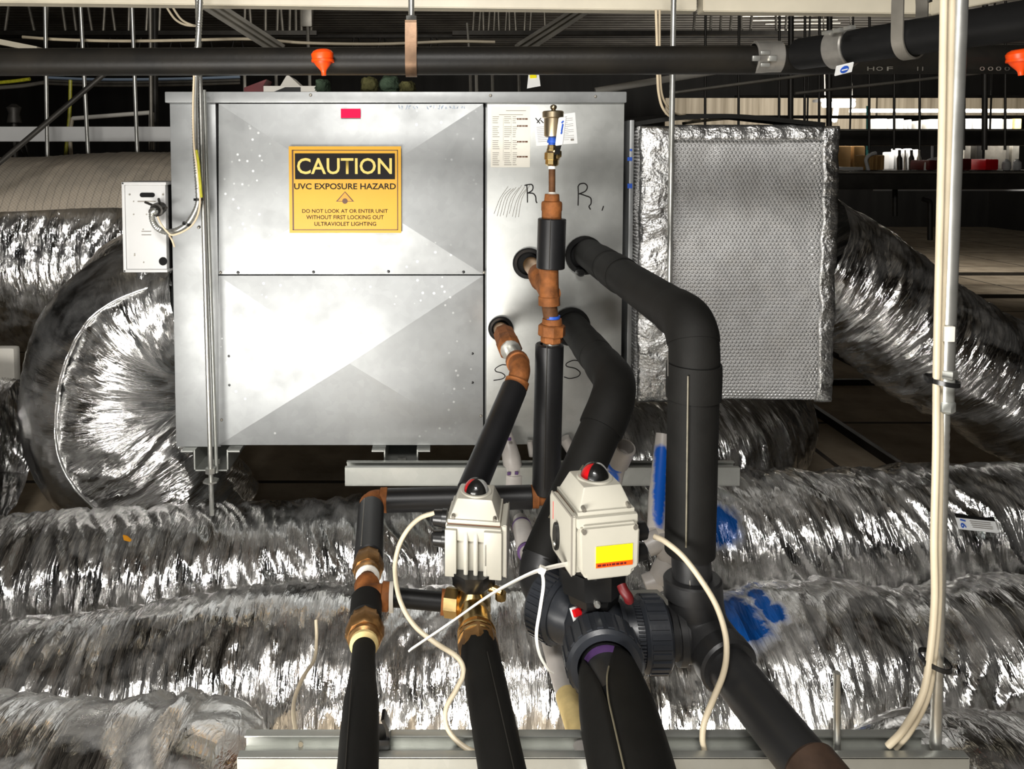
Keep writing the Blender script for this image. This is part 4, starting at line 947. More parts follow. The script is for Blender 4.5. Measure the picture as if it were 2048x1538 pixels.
# --- actuators
def actuator(lab, loc, rz, ribbed):
    c = thing('valve_actuator', lab, 'valve actuator', loc, rz, 'electric valve actuators'); D = dict(local=True)
    w, d, h = .084, .088, .0755
    m = MB(); box(m, (0, .004, h/2+.001), (w, d-.014, h-.002), bev=.004); part('base_housing', m, M_['cream'], c, **D)
    m = MB()
    if ribbed:
        x0 = -w/2+.001; box(m, (x0+.0085, -d/2+.006, h/2-.002), (.017, .014, h-.006), bev=.002); box(m, (w/2-.014, -d/2+.006, h/2-.002), (.026, .014, h-.006), bev=.002); box(m, (0, -d/2+.010, h-.0125), (w-.004, .012, .021), bev=.002)
        for k in range(3):
            x = -.0135+.0142*k; poly = [Vector((x, -d/2-.003, -.001)), Vector((x, -d/2+.012, -.001)), Vector((x, -d/2+.012, h-.006)), Vector((x, -d/2+.005, h-.006)), Vector((x, -d/2-.001, h-.022)), Vector((x, -d/2-.001, .02))]
            prism(m, poly, (.0058, 0, 0), .0012)
        nm = 'ribbed_cover'
    else:
        pl = [(-w/2+.004, .010), (-w/2+.010, .004), (-w/2+.012, -.002), (w/2-.012, -.002), (w/2-.010, .006), (w/2-.002, .010), (w/2-.001, h-.016), (w/2-.006, h-.008), (-w/2+.006, h-.008), (-w/2+.002, h-.016)]
        prism(m, [Vector((x, -d/2+.012, z)) for x, z in pl], (0, -.014, 0), .003); box(m, (0, -d/2+.014, h-.0065), (w-.002, .020, .014), bev=.003); nm = 'front_cover'
    f = part(nm, m, M_['cream'], c, **D)
    # side plate with its black oval sight
    s = -1 if not ribbed else 1
    m = MB(); pl = [(-d/2+.006, .002), (d/2-.016, .002), (d/2-.004, .016), (d/2-.002, h-.006), (d/2-.008, h+.003), (-d/2+.006, h+.003)]
    prism(m, [Vector((s*(w/2-.001), y, z)) for y, z in pl], (s*.007, 0, 0), .0015); sp = part('side_plate', m, M_['cream'], c, **D)
    m = MB(); prism(m, [Vector((s*(w/2+.0058), y, z)) for y, z in pl], (s*-.0014, 0, 0)); g = part('side_gasket', m, M_['grey_ink'], c, **D); g.scale = (1, 1.012, 1.012)
    if not ribbed:
        pts = [Vector((s*(w/2+.006), .010+.008*math.cos(a)+.0, .030+.019*math.sin(a))) for a in [2*PI*k/20 for k in range(20)]]
        m = MB(); prism(m, pts, (s*.005, 0, 0), .001); ov = part('sight_cover', m, M_['black'], sp, local=True)
        m = MB(); lathe(m, (s*(w/2+.010), .010, .020), (s*(w/2+.0125), .010, .020), [(0, .004), (1, .003)], 12); part('set_screw', m, M_['rod'], ov, local=True)
        m = MB(); slab(m, (s*(w/2+.0058), .028, .044), (s*(w/2+.0064), .029, .068)); part('red_line', m, M_['red'], sp, local=True)
    # cable glands
    for z in ((.041, .013) if not ribbed else (.074, .043)):
        x = (w/2-.001)*(-s); y = -.018
        m = MB(); lathe(m, (x, y, z), (x-s*.023, y, z), [(0, .0135), (.3, .0135), (.32, .0125), (.85, .0115), (1, .006)], 12); part('cable_gland', m, M_['black'], c, **D)
    # top cover: a short stepped pyramid
    z0 = h; m = MB(); box(m, (0, .004, z0+.003), (.0765, .078, .006), bev=.0015)
    box(m, (0, .004, z0+.0185), (.073, .074, .027), bev=.003, taper=(.70, .70)); top = part('top_cover', m, M_['cream'], c, **D)
    m = MB(); slab(m, (-.0385, .004-.0392, z0-.0012), (.0385, .004+.0392, z0+.0002)); part('cover_gasket', m, M_['brown_ink'], c, **D)
    for sx in (-1, 1):
        m = MB(); lathe(m, (sx*.030, -.0300, z0+.010), (sx*.030, -.0365, z0+.009), [(0, .003), (1, .0026)], 10); part('cover_screw', m, M_['grey_steel'], top, local=True)
        if not ribbed: m = MB(); lathe(m, (sx*.034, -d/2+.004, h-.014), (sx*.034, -d/2-.0035, h-.014), [(0, .0033), (1, .003)], 10); part('cover_screw', m, M_['grey_steel'], f, local=True)
    # the dome with its two-colour flag
    zt = z0+.032; m = MB(); ring(m, (0, .004, zt-.002), (0, .004, zt+.0022), .0235, .0185, 36, .0012); part('dome_collar', m, M_['cream'], top, local=True)
    R0 = .0188
    def hemi(m, r, a0, a1, zc, closed):
        n, k = 14, 8; vs = []; fs = []
        for i in range(n+1):
            a = a0+(a1-a0)*i/n
            for j in range(k+1): b = PI/2*j/k; vs.append(Vector((r*math.cos(a)*math.cos(b), .004+r*math.sin(a)*math.cos(b), zc+r*1.08*math.sin(b))))
        for i in range(n):
            for j in range(k): fs.append((i*(k+1)+j, (i+1)*(k+1)+j, (i+1)*(k+1)+j+1, i*(k+1)+j+1))
        m.add(vs, fs)
        if closed:
            vs = [Vector((0, .004, zc+r*1.08*j/k)) for j in range(k+1)]
            for e, fl in ((a0, 1), (a1, 0)):
                arc = [Vector((r*math.cos(e)*math.cos(PI/2*j/k), .004+r*math.sin(e)*math.cos(PI/2*j/k), zc+r*1.08*math.sin(PI/2*j/k))) for j in range(k+1)]+[Vector((0, .004, zc))]
                m.add(arc, [tuple(range(len(arc)))])
        return m
    m = hemi(MB(), R0, 0, 2*PI, zt, False); dm = part('dome', m, M_['dome'], c, **D)
    # black fore-and-aft quarters, red quarters at the sides
    m = hemi(hemi(MB(), R0-.0016, PI*1.20, PI*1.84, zt-.0005, True), R0-.0016, PI*.20, PI*.84, zt-.0005, True); part('black_indicator', m, M_['black'], dm, local=True)
    m = hemi(MB(), R0-.0030, PI*.86, PI*1.19, zt-.0005, True); part('red_indicator', m, M_['red'], dm, local=True)
    m = hemi(MB(), R0-.0030, -PI*.15, PI*.19, zt-.0005, True); part('white_indicator', m, M_['paper_white'], dm, local=True)
    if not ribbed:
        y = -d/2-.0024
        m = MB(); slab(m, (-.0185, y-.0006, .0145), (.0305, y, .0415)); lb = part('rating_label', m, M_['label_yellow'], c, label='bright yellow label with orange red band', **D)
        m = MB(); slab(m, (-.0185, y-.001, .0145), (.0305, y-.0004, .0205)); part('red_band', m, M_['label_orange'], lb, local=True)
        m = MB(); x = -.0165; rr = random.Random(2)
        while x < .022: ww = rr.uniform(.002, .005); slab(m, (x, y-.0013, .0162), (x+ww, y-.0009, .0188)); x += ww+.0012
        part('band_marks', m, M_['dark_red'], lb, local=True)
    m = MB(); lathe(m, (0, .004, -.016), (0, .004, .003), [(0, .030), (.4, .036), (1, .036)], 8, flat=True); part('base_flange', m, M_['black'], c, **D)
    return c
actuator('cream valve actuator with ribbed front on the brass valve, left of the pair', W(.050, 1.090, -.5855), math.radians(-8), True)
actuator('cream valve actuator with the yellow label, right of the pair', W(.1965, .960, -.510), math.radians(11), False)
# --- air vent on top of the riser
def vent():
    c = thing('air_vent', 'small brass air vent canister above the riser, before the crooked label', 'air vent', P(1105, 300, YR)); 
    m = MB(); lathe(m, P(1106, 275, YR), P(1106, 222, YR), [(0, .010), (.04, .0158), (.1, .0165), (.72, .0165), (.76, .0195), (.96, .0198), (1, .0175)], 30); part('canister', m, M_['brass_pale'], c)
    m = MB(); lathe(m, P(1107, 224, YR), P(1107, 209, YR), [(0, .0052), (.2, .0052), (.3, .0036), (.45, .0058), (.7, .0064), (.9, .005), (1, .001)], 18); part('cap', m, M_['brass_pale'], c)
    m = MB(); lathe(m, P(1104, 292, YR), P(1105, 273, YR), [(0, .0068), (.3, .0068), (.32, .0095), (.62, .0095), (.64, .008), (1, .008)], 12); part('thread_tape', m, M_['blue_ink'], c, label='blue thread tape')
vent()
def stopcock():
    c = thing('stop_valve', 'brass stop valve with a white lever handle under the brass air vent', 'valve', P(1104, 385, YR))
    m = MB(); lathe(m, P(1104, 332, YR), P(1105, 290, YR), [(0, .0095), (.08, .0125), (.28, .0125), (.3, .0145), (.62, .0145), (.7, .011), (.8, .0105), (.84, .0095), (1, .009)], 8); b = part('body', m, M_['brass'], c)
    p = P(1114, 308, YR-.012); m = MB(); lathe(m, p+Vector((0, .012, 0)), p, [(0, .010), (.9, .010), (1, .008)], 6); part('stem_nut', m, M_['brass'], c)
    m = MB(); strap(m, [P(1114, 308, YR-.015), P(1115, 300, YR-.020), P(1119, 285, YR-.022)], .010, .003, (1, 0, .15)); h = part('lever', m, M_['black'], c)
    m = MB(); pts = [P(1118, 291, YR-.023), P(1120, 275, YR-.024), P(1123, 250, YR-.025), P(1124.5, 240, YR-.025), P(1125, 234, YR-.025)]
    strap(m, pts, .0145, .006, (1, 0, .12)); o = part('lever_sleeve', m, M_['paper_white'], c); md = o.modifiers.new('b', 'BEVEL'); md.width = .0028; md.segments = 3
    m = MB(); 
    for k, (x0, y0, x1, y1) in enumerate(((1123, 262, 1125.5, 248), (1122, 268, 1123.5, 263), (1123, 246, 1127, 242))): tube(m, [P(x0, y0, YR-.0288), P(x1, y1, YR-.0288)], .0016, 6)
    part('lever_print', m, M_['blue_ink'], o)
    m = MB(); lathe(m, P(1104, 386, YR), P(1104, 333, YR), [(0, .0062), (1, .0062)], 14); part('nipple', m, M_['rust_dark'], c)
    m = MB(); lathe(m, P(1104, 338, YR), P(1104, 331, YR), [(0, .0072), (1, .0072)], 14); part('tape_ring', m, M_['paper_white'], c)
    m = MB(); lathe(m, P(1104, 389, YR), P(1104, 384, YR), [(0, .009), (1, .0065)], 14); part('tape_ring', m, M_['card_white'], c)
stopcock()
# --- white condensate pipes
def condensate():
    def q(px, py):
        Y = .70*F/(py-320); return P(px, py, Y)
    c = thing('condensate_pipe', 'white plastic drain pipe with purple primer, passing between the two actuators', 'pipe', q(1165, 1480))
    a = q(1041, 1040); b = q(1068, 1165); m = MB(); tube(m, [a, b], .0145, 24); part('rear_run', m, M_['pvc_white'], c)
    m = MB(); e = lerp(a, b, .42); d = (b-a).normalized(); lathe(m, lerp(a, b, .12), lerp(a, b, .55), [(0, .017), (.04, .0185), (.96, .0185), (1, .017)], 24); part('coupling', m, M_['pvc_white'], c); m = MB(); lathe(m, lerp(a, b, .86), q(1090, 1230), [(0, .0172), (.05, .0185), (.95, .0185), (1, .016)], 24); part('coupling', m, M_['pvc_white'], c)
    m = MB()
    for t in (.12, .55, .86): ring(m, lerp(a, b, t)-d*.002, lerp(a, b, t)+d*.002, .0189, .014, 24)
    part('primer_ring', m, M_['purple'], c)
    p0 = q(1082, 1205); p1 = q(1115, 1330); p2 = q(1170, 1500); m = MB(); tube(m, [p0, p1, p2, lerp(p1, p2, 2)], .0148, 24); part('front_run', m, M_['pvc_white'], c)
    m = MB(); rr = random.Random(8)
    for k in range(10):
        p = lerp(p0, p1, rr.uniform(.05, .9)); an = rr.uniform(.6, 2.5); o = Vector((math.cos(an), .1, math.sin(an)))*.0146; box(m, p+o, (rr.uniform(.002, .005), rr.uniform(.004, .010), .0012), Matrix.Rotation(an-PI/2, 3, 'Y') @ Matrix.Rotation(rr.uniform(-1, 1), 3, 'Z'), .0004)
    part('primer_spots', m, M_['purple'], c)
    m = MB(); s0 = lerp(p1, p2, .40); s1 = lerp(p1, p2, .92); ring(m, s0, s1, .0162, .0146, 24); part('yellow_wrap', m, M_['tan_foam'], c, label='yellowed tape wrap')
condensate()
m = MB(); pts = spline([P(1012, 868, 1.68), P(1017, 890, 1.665), P(1023, 918, 1.655), P(1026, 940, 1.655), P(1026, 972, 1.655)], 6); tube(m, pts, [R(26+12*min(1, i/12), 1.66) for i in range(len(pts))], 22)
o = single('trap_elbow', m, M_['pvc_white'], 'white plastic trap bend with purple smears, hanging just below the unit', 'pipe fitting')
m = MB(); lathe(m, P(1027, 945, 1.655), P(1026, 974, 1.655), [(0, .0235), (1, .0235)], 20); part('socket', m, M_['pvc_white'], o)
m = MB()
for px, py in ((1018, 947), (1033, 946), (1019, 878)): box(m, P(px, py, 1.655-.0225), (.008, .003, .007), bev=.001)
part('primer_smear', m, M_['purple'], o)
m = MB(); tube(m, [P(1059, 882, 1.70), P(1064, 912, 1.70)], .007, 12); single('pipe_stub', m, M_['pvc_white'], 'short white stub under the unit left of the thin riser insulation', 'pipe fitting')
m = MB(); tube(m, [P(1128, 876, 1.70), P(1150, 912, 1.70)], .013, 14); single('pipe_stub', m, M_['pvc_white'], 'pale stub under the unit right of the thin riser insulation', 'pipe fitting')
def open_stub():
    c = thing('open_tee', 'open white pipe fitting with blue sprayed side behind the right actuator', 'pipe fitting', P(1225, 985, 1.42))
    a = P(1252, 893, 1.40); b = P(1240, 905, 1.45); m = MB(); ring(m, a, lerp(a, P(1222, 960, 1.46), .5), .0195, .0155, 26, .002); part('mouth', m, M_['pvc_white'], c)
    m = MB(); tube(m, fillet([P(1246, 903, 1.425), P(1232, 925, 1.45), P(1217, 992, 1.45)], .02), .0195, 22); part('body', m, painted('pvc_blue_sprayed_stub', (.62, .58, .54, 1), (.004, .12, .62, 1), [(P(1234, 915, 1.43), .016), (P(1230, 932, 1.43), .020), (P(1224, 956, 1.43), .018)]), c)
open_stub()
def blue_pipe():
    c = thing('drain_pipe', 'flat ended white pipe sprayed blue, standing left of the thickest pipe', 'pipe', P(1315, 1062, 1.36))
    pts = [P(1326, 868, 1.5), P(1322, 920, 1.48), P(1315, 1000, 1.42), P(1312, 1062, 1.38)]; m = MB(); tube(m, pts, [.014, .0165, .0175, .0165], 22); part('pipe', m, painted('pvc_blue_sprayed', (.62, .58, .54, 1), (.004, .12, .62, 1), [(P(1322, 905+k*11, 1.472-.0085*k), .0185) for k in range(13)]), c)
blue_pipe()
m = MB(); q0 = P(1290, 1130, 1.2); 
for a_, b_, r_ in (((1292, 1092), (1322, 1078), .017), ((1322, 1078), (1338, 1120), .016), ((1338, 1120), (1318, 1160), .018), ((1318, 1160), (1290, 1170), .016)): lathe(m, P(*a_, 1.19), P(*b_, 1.19), [(0, r_), (.5, r_*1.06), (1, r_)], 20)
single('pipe_fitting', m, M_['pvc_white'], 'crusty pale pipe fitting between the right actuator and the bare grey pipe end', 'pipe fitting')
m = MB(); a = P(1255, 1210, 1.13); vs = [P(1240, 1180, 1.13), P(1315, 1178, 1.15), P(1360, 1225, 1.10), P(1250, 1222, 1.08)]; prism(m, vs, (0, .006, -.01), .001); o = single('sheet_offcut', m, M_['strut'], 'thin metal sheet corner with blue edge behind the ribbed side union', 'sheet metal')
m = MB(); prism(m, [P(1338, 1210, 1.119), P(1360, 1225, 1.098), P(1346, 1226, 1.098), P(1325, 1214, 1.115)], (0, -.0012, .002)); part('blue_edge', m, M_['blue_paint'], o)
# --- lowest slotted rail, rods, clamps
ZS = -.678
def front_rail():
    a = W(-.232, .862, ZS); b = W(.599, .862, ZS); t = .0022; h = .021
    c = thing('slotted_rail', 'long slotted steel rail along the bottom, carrying the outgoing pipes', 'rail', W(.18, .862, ZS-h))
    m = MB(); slab(m, (a.x, .850, a.z-h), (b.x, .850+t, a.z)); slab(m, (a.x, .874-t+.02, a.z-h), (b.x-.03, .874+.02, a.z)); slab(m, (a.x, .850, a.z-h), (b.x, .894, a.z-h+t)); part('channel', m, M_['strut'], c)
    m = MB(); slab(m, (a.x, .850, a.z-t), (b.x, .861, a.z+.0005), .0008); slab(m, (a.x, .883, a.z-t), (b.x-.03, .894, a.z+.0005), .0008); part('lip', m, M_['strut'], c)
front_rail()
for lab, x, zc, r, dx in (('black rubber pipe clamp by the leftmost thin outgoing pipe', -.092, -.625, .0265, .034), ('black rubber pipe clamp beside the outgoing brass valve pipe', .057, -.634, .031, .034), ('black rubber pipe clamp beside the outgoing pipe with the split seam', .194, -.613, .0465, .053)):
    c = thing('pipe_clamp', lab, 'clamp', W(x, .872, ZS), group='clamps on the lowest rail')
    q = W(x, .872, ZS); m = MB(); slab(m, q+Vector((-dx*.6, -.013, .0008)), q+Vector((dx, .015, .014)), .003); part('saddle', m, M_['black'], c)
    m = MB(); pts = [q+Vector((dx*.95, 0, .010)), q+Vector((dx*.9, 0, .024)), q+Vector((dx*.74, 0, .036))]; strap(m, pts, .018, .004, (0, 1, 0)); part('strap_end', m, M_['black'], c)
rod_thing('threaded_stub', 'short upright threaded stub rising from the lowest rail', 'rod', W(.460, .872, ZS-.012), P(1674, 1345, .872), .0042)
# right rod, conduit and cables
def right_conduit():
    Yc = .872
    c = thing('conduit', 'tall grey steel conduit with couplings, right of the cream cable pair', 'conduit', P(1872, 1480, Yc))
    m = MB(); tube(m, [P(1920, -60, Yc), P(1891, 742, Yc)], .0094, 18); part('upper_tube', m, M_['rod'], c)
    pts = resample([P(1889, 800, Yc), P(1871, 1497, Yc)], .005); m = MB(); tube(m, pts, [.0066 if i % 2 else .0061 for i in range(len(pts))], 14); part('lower_rod', m, M_['rod'], c)
    m = MB(); lathe(m, P(1892, 738, Yc), P(1891, 755, Yc), [(0, .0112), (.1, .0122), (.9, .0122), (1, .0112)], 6); lathe(m, P(1891, 755, Yc), P(1889, 806, Yc), [(0, .0098), (1, .0098)], 18); lathe(m, P(1889, 800, Yc), P(1888, 824, Yc), [(0, .0105), (.1, .0115), (.8, .0115), (1, .009)], 8); part('coupling', m, M_['strut'], c)
    m = MB(); box(m, P(1898, 668, Yc-.010), (.012, .004, .018), bev=.001); part('tape_patch', m, M_['paper'], c)
right_conduit()
def cable(name, lab, px, r, mat, Ys, n=10, grp=None, cat='cable', sheath=None):
    pts = [P(x, y, (Ys if isinstance(Ys, (int, float)) else Ys[i])) for i, (x, y) in enumerate(px)]
    m = MB(); tube(m, spline(pts, n), r, 10); o = single(name, m, M_[mat], lab, cat, grp); return o
ca = [(1888, -40), (1886, 100), (1883, 300), (1877, 560), (1873, 745), (1872, 900), (1868, 1080), (1869, 1200), (1860, 1310), (1845, 1390), (1808, 1458), (1776, 1492)]
cb = [(1904, -40), (1901, 100), (1896, 300), (1887, 560), (1880, 745), (1880, 900), (1877, 1080), (1877, 1200), (1868, 1310), (1854, 1393), (1820, 1460), (1790, 1496)]
YC = [.862]*8+[.860, .858, .860, .868]
cable('cable', 'cream cable hanging beside the tall conduit, left strand of the pair', ca, .0041, 'white_cable', [y-.002 for y in YC], grp='cable pair beside the conduit')
cable('cable', 'cream cable hanging beside the tall conduit, right strand of the pair', cb, .0041, 'white_cable', [y+.007 for y in YC], grp='cable pair beside the conduit')
for lab, p, w in (('black cable tie round the conduit coupling and cream cables', P(1883, 761, .868), .030), ('black cable tie low on the cream cables, above the lowest rail', P(1870, 1321, .866), .026)):
    m = MB(); pts = [p+Vector((math.cos(a)*w/2*1.12, math.sin(a)*.020, -.002*math.cos(a))) for a in [2*PI*k/24 for k in range(25)]]; strap(m, pts, .0055, .0016, (0, 0, 1)); box(m, p+Vector((-w/2*1.1, -.006, .002)), (.008, .006, .007), bev=.001)
    single('cable_tie', m, M_['black'], lab, 'cable tie', 'black cable ties')
cable('cable', 'white cable looping from the left actuator gland down to the lowest rail', [(868, 1026), (840, 1036), (815, 1060), (797, 1095), (790, 1140), (800, 1200), (828, 1250), (870, 1285), (915, 1315), (927, 1345), (912, 1380), (893, 1415), (893, 1450), (910, 1478), (935, 1498), (960, 1507)], .0033, 'white_cable', [1.075, 1.07, 1.06, 1.05, 1.03, .99, .965, .95, .93, .92, .91, .90, .89, .88, .872, .87])
cable('cable', 'white cable arching from the right actuator gland over the grey tee to the lowest rail', [(1308, 1073), (1330, 1083), (1365, 1112), (1400, 1157), (1432, 1210), (1450, 1265), (1453, 1310), (1446, 1350), (1428, 1395), (1410, 1440), (1405, 1475), (1409, 1502)], .0037, 'white_cable', [.975, .965, .945, .925, .91, .895, .885, .88, .875, .87, .868, .868])
cable('cable', 'thin cream cable hanging against the foil at lower left, behind the bypass pipe', [(632, 1240), (633, 1280), (628, 1320), (606, 1355), (590, 1395), (587, 1430), (594, 1470), (602, 1490)], .0028, 'white_cable', [1.18, 1.16, 1.12, 1.05, 1.0, .95, .91, .89])
# the long nylon tie
def nylon_tie():
    c = thing('cable_tie', 'long white nylon cable tie sticking out left below the two actuators', 'cable tie', P(1100, 1140, .93), group='white cable ties')
    m = MB(); strap(m, spline([P(820, 1300, .90), P(900, 1246, .90), P(980, 1190, .905), P(1050, 1152, .91), P(1088, 1138, .915), P(1135, 1128, .93), P(1160, 1126, .95)], 6), .0100, .0022, (.45, -.5, .75)); part('strip', m, M_['nylon'], c)
    m = MB(); box(m, P(1084, 1140, .912), (.008, .008, .009), Matrix.Rotation(.4, 3, 'Y'), .001); part('head', m, M_['nylon'], c)
nylon_tie()
m = MB(); strap(m, spline([P(1084, 1142, .915), P(1087, 1170, .915), P(1080, 1220, .915), P(1073, 1270, .912), P(1080, 1310, .91), P(1096, 1338, .905), P(1105, 1346, .905)], 6), .0040, .0016, (1, -.5, .1)); single('cable_tie', m, M_['nylon'], 'white nylon cable tie dangling over the white drain pipe', 'cable tie', 'white cable ties')
# ------------------------------------------------------------------ overhead pipes and beams
def pbox(px0, py0, px1, py1, Y, dep, bev=0.0, m=None):
    m = m or MB(); a = P(px0, py1, Y); b = P(px1, py0, Y); slab(m, (a.x, Y, a.z), (b.x, Y+dep, b.z), bev); return m
def beam(name, lab, x0, yb0, x1, yb1, Y, hpx, dep):
    m = MB(); q = [P(x0, yb0, Y), P(x1, yb1, Y), P(x1, yb1-hpx, Y), P(x0, yb0-hpx, Y)]; prism(m, q, (0, dep, 0), .002)
    return single(name, m, M_['cream_beam'], lab, 'beam', 'cream channels across the top')
beam('channel_beam', 'long cream painted channel along the top edge, left length ending above the thin rod', -160, 3, 1394, 21.5, 1.76, 60, .045)
beam('channel_beam', 'cream painted channel along the top edge, right length behind the clevis strap', 1407, 22.7, 1882, 28, 1.77, 60, .045)
beam('channel_beam', 'sloping cream channel end in the top right corner', 1886, 24, 2180, -34, 1.72, 50, .045)
c = thing('threaded_bolt', 'short dark bolt under the cream channel inside the clevis strap', 'bolt', P(1852, 12, 1.70))
m = MB(); lathe(m, P(1852, -8, 1.70), P(1852, 14, 1.70), [(0, .004), (1, .004)], 10); part('shank', m, M_['grey_steel'], c)
m = MB(); lathe(m, P(1852, -2, 1.70), P(1852, 5, 1.70), [(0, .012), (1, .012)], 6); part('nut', m, M_['dark_steel'], c)
A0 = P(-260, 125, 1.35); A1 = P(2330, 118, 1.26)
def main_sprinkler():
    c = thing('sprinkler_pipe', 'long black pipe running level across the whole top of the picture', 'pipe', lerp(A0, A1, .5)-Vector((0, 0, .03)))
    m = MB(); tube(m, resample([A0, A1], .1), .0242, 30); pp = part('pipe', m, M_['black_pipe_dusty'], c)
    a = P(1506, 115, 1.285); b = P(1560, 115, 1.284); m = MB(); ring(m, a, b, .0275, .0235, 32, .002); cp = part('coupling', m, M_['clamp'], c, label='shiny coupling band')
    m = MB()
    for px in (1512, 1545): q = P(px, 117, 1.284-.0275); box(m, q, (.013, .005, .009), bev=.0015)
    for py in (106, 130): q = P(1530, py, 1.284-.0275); box(m, q, (.016, .005, .006), bev=.0015)
    part('clip', m, M_['rod'], cp)
    m = MB()
    for s, x0, x1 in (('H', 1727, 1741), ('O', 1745, 1758), ('F', 1766, 1778), ('11', 1826, 1838), ('0', 1950, 1960), ('0', 1966, 1977), ('0', 1982, 1993), ('0', 1999, 2010)):
        q = P((x0+x1)/2, 137, 1.25)
        a_ = P(x0, 143, 1.263); b_ = P(x1, 135, 1.263); textmesh(m, s, a_.x, b_.x, a_.z, b_.z, 1.2520)
    part('stencil_marks', m, M_['grey_steel'], c, sharp=None)
    return c
main_sprinkler()
def branch():
    a = P(1600, 108, 1.262); b = P(1700, 94, 1.175); e = P(2200, 18, .90); r = .0258
    c = thing('branch_sprinkler_pipe', 'thick black pipe branching from the level pipe toward the top right corner', 'pipe', lerp(b, e, .4)-Vector((0, 0, .03)))
    m = MB(); tube(m, resample(fillet([a, b, lerp(b, e, 2.3)], .03), .05), r, 30); part('pipe', m, M_['black_steel'], c)
    p = lerp(a, b, .80); d = (e-b).normalized(); m = MB(); ring(m, p-d*.012, p+d*.020, r+.0055, r-.001, 34, .002); cp = part('coupling', m, M_['clamp'], c, label='shiny coupling collar with oval label')
    q = P(1688, 138, 1.145); m = MB(); rt = Matrix.Rotation(math.radians(-14), 3, 'Y') @ Matrix.Rotation(math.radians(40), 3, 'X'); box(m, q, (.026, .002, .017), rt); lb = part('oval_label', m, M_['paper_white'], cp)
    m = MB(); lathe(m, q-rt @ Vector((0, .0008, 0)), q-rt @ Vector((0, .0018, 0)), [(0, .0065), (1, .0065)], 20); o = part('blue_oval', m, M_['blue_ink'], lb)
    m = MB(); box(m, q-rt @ Vector((0, .002, 0)), (.009, .0006, .0018), rt); part('oval_mark', m, M_['paper_white'], lb)
    m = MB()
    for k in range(3): q = P(1655+22*k, 66-5*k, 1.19-.03*k); box(m, q, (.010, .014, .006), .3, .001)
    part('bolt_lugs', m, M_['rod'], cp)
    return a, b, e, r
ba, bb, be, br = branch()
def clevis():
    p = lerp(bb, be, .29); d = (be-bb).normalized(); s = d.cross(Vector((0, 0, 1))).normalized(); u = s.cross(d).normalized(); r = br+.004
    c = thing('clevis_hanger', 'grey steel clevis strap looped under the black branch pipe at top right', 'hanger', p-u*r)
    pts = [p-s*r*.72+u*.11, p-s*r*1.0+u*.05]+[p+(s*math.cos(a)+u*math.sin(a))*r for a in [PI+PI*k/16 for k in range(17)]]+[p+s*r*1.0+u*.05, p+s*r*.72+u*.11]
    m = MB(); strap(m, pts, .017, .003, d); part('strap', m, M_['grey_steel'], c)
    m = MB(); q = p+u*.085; lathe(m, q-s*.03, q+s*.03, [(0, .004), (1, .004)], 10); part('cross_bolt', m, M_['rod'], c)
clevis()
def riser_hanger():
    x = 823; Y = 1.315
    c = thing('pipe_hanger', 'brown flat strap hanger with rod round the level black pipe, above the caution sign', 'hanger', P(x, 150, Y))
    pc = lerp(A0, A1, (P(x, 120, Y).x-A0.x)/(A1.x-A0.x)); r = .0262
    m = MB(); pts = [pc+Vector((0, -r*.9, .062)), pc+Vector((0, -r, .035))]+[pc+Vector((0, math.cos(a)*r, math.sin(a)*r)) for a in [PI+PI*k/14 for k in range(15)]]+[pc+Vector((0, r, .035)), pc+Vector((0, r*.9, .062))]
    strap(m, pts, .0195, .003, (1, 0, 0)); top = pc+Vector((0, 0, .064)); slab(m, top+Vector((-.0097, -r, -.0015)), top+Vector((.0097, r, .0015))); part('strap', m, M_['bronze'] if False else simple('rust_toned_strap', (.20, .12, .07, 1), .42, .6, .5, .55, 26, .2, 90), c)
    m = MB(); lathe(m, top, top+Vector((0, 0, .22)), [(0, .0052), (1, .0052)], 12); part('rod', m, M_['rod'], c)
    m = MB(); lathe(m, top+Vector((0, 0, .002)), top+Vector((0, 0, .013)), [(0, .010), (1, .010)], 6); part('nut', m, M_['rod'], c)
riser_hanger()
for lab, px, py, Y in (('bright orange sprinkler head cap on the level black pipe above the caution sign', 646, 124, 1.275), ('bright orange sprinkler head cap at the right edge below the branch pipe', 2040, 124, 1.215)):
    m = MB(); a = P(px-2, py-25, Y); b = P(px+2, py+27, Y)
    lathe(m, a, b, [(0, .010), (.06, .0155), (.16, .0188), (.38, .0180), (.60, .0125), (.80, .0055), (.88, .0042), (1, .0040)], 22)
    o = single('sprinkler_guard', m, M_['orange'], lab, 'sprinkler guard', 'orange sprinkler caps')
    m = MB(); ring(m, lerp(a, b, .44)-Vector((0, 0, .002)), lerp(a, b, .44)+Vector((0, 0, .002)), .0192, .0165, 22); part('rim', m, M_['orange'], o)
# thin rod in front of the foil box, with cables
rod_thing('hanger_rod', 'thin grey hanger rod before the bubble foil box, ending behind the thickest pipe', 'rod', P(1348, -60, 1.62), P(1339, 575, 1.62), .0062)
cable('cable', 'tan cable dropping beside the thin rod and bending onto the foil box, left strand', [(1312, 20), (1314, 90), (1315, 150), (1318, 190), (1328, 220), (1350, 236), (1400, 240)], .0030, 'beige_cable', [1.66, 1.66, 1.66, 1.68, 1.70, 1.74, 1.8], grp='tan cables at the foil box')
cable('cable', 'tan cable dropping beside the thin rod and bending onto the foil box, right strand', [(1319, 20), (1319, 90), (1320, 150), (1324, 190), (1336, 214), (1356, 229), (1410, 234)], .0028, 'beige_cable', [1.674, 1.674, 1.674, 1.694, 1.72, 1.77, 1.84], grp='tan cables at the foil box')
cable('cable', 'loose tan cable lying along the top of the bubble foil box', [(1365, 247), (1420, 240), (1470, 237), (1520, 242), (1560, 244)], .0035, 'beige_cable', 1.90)
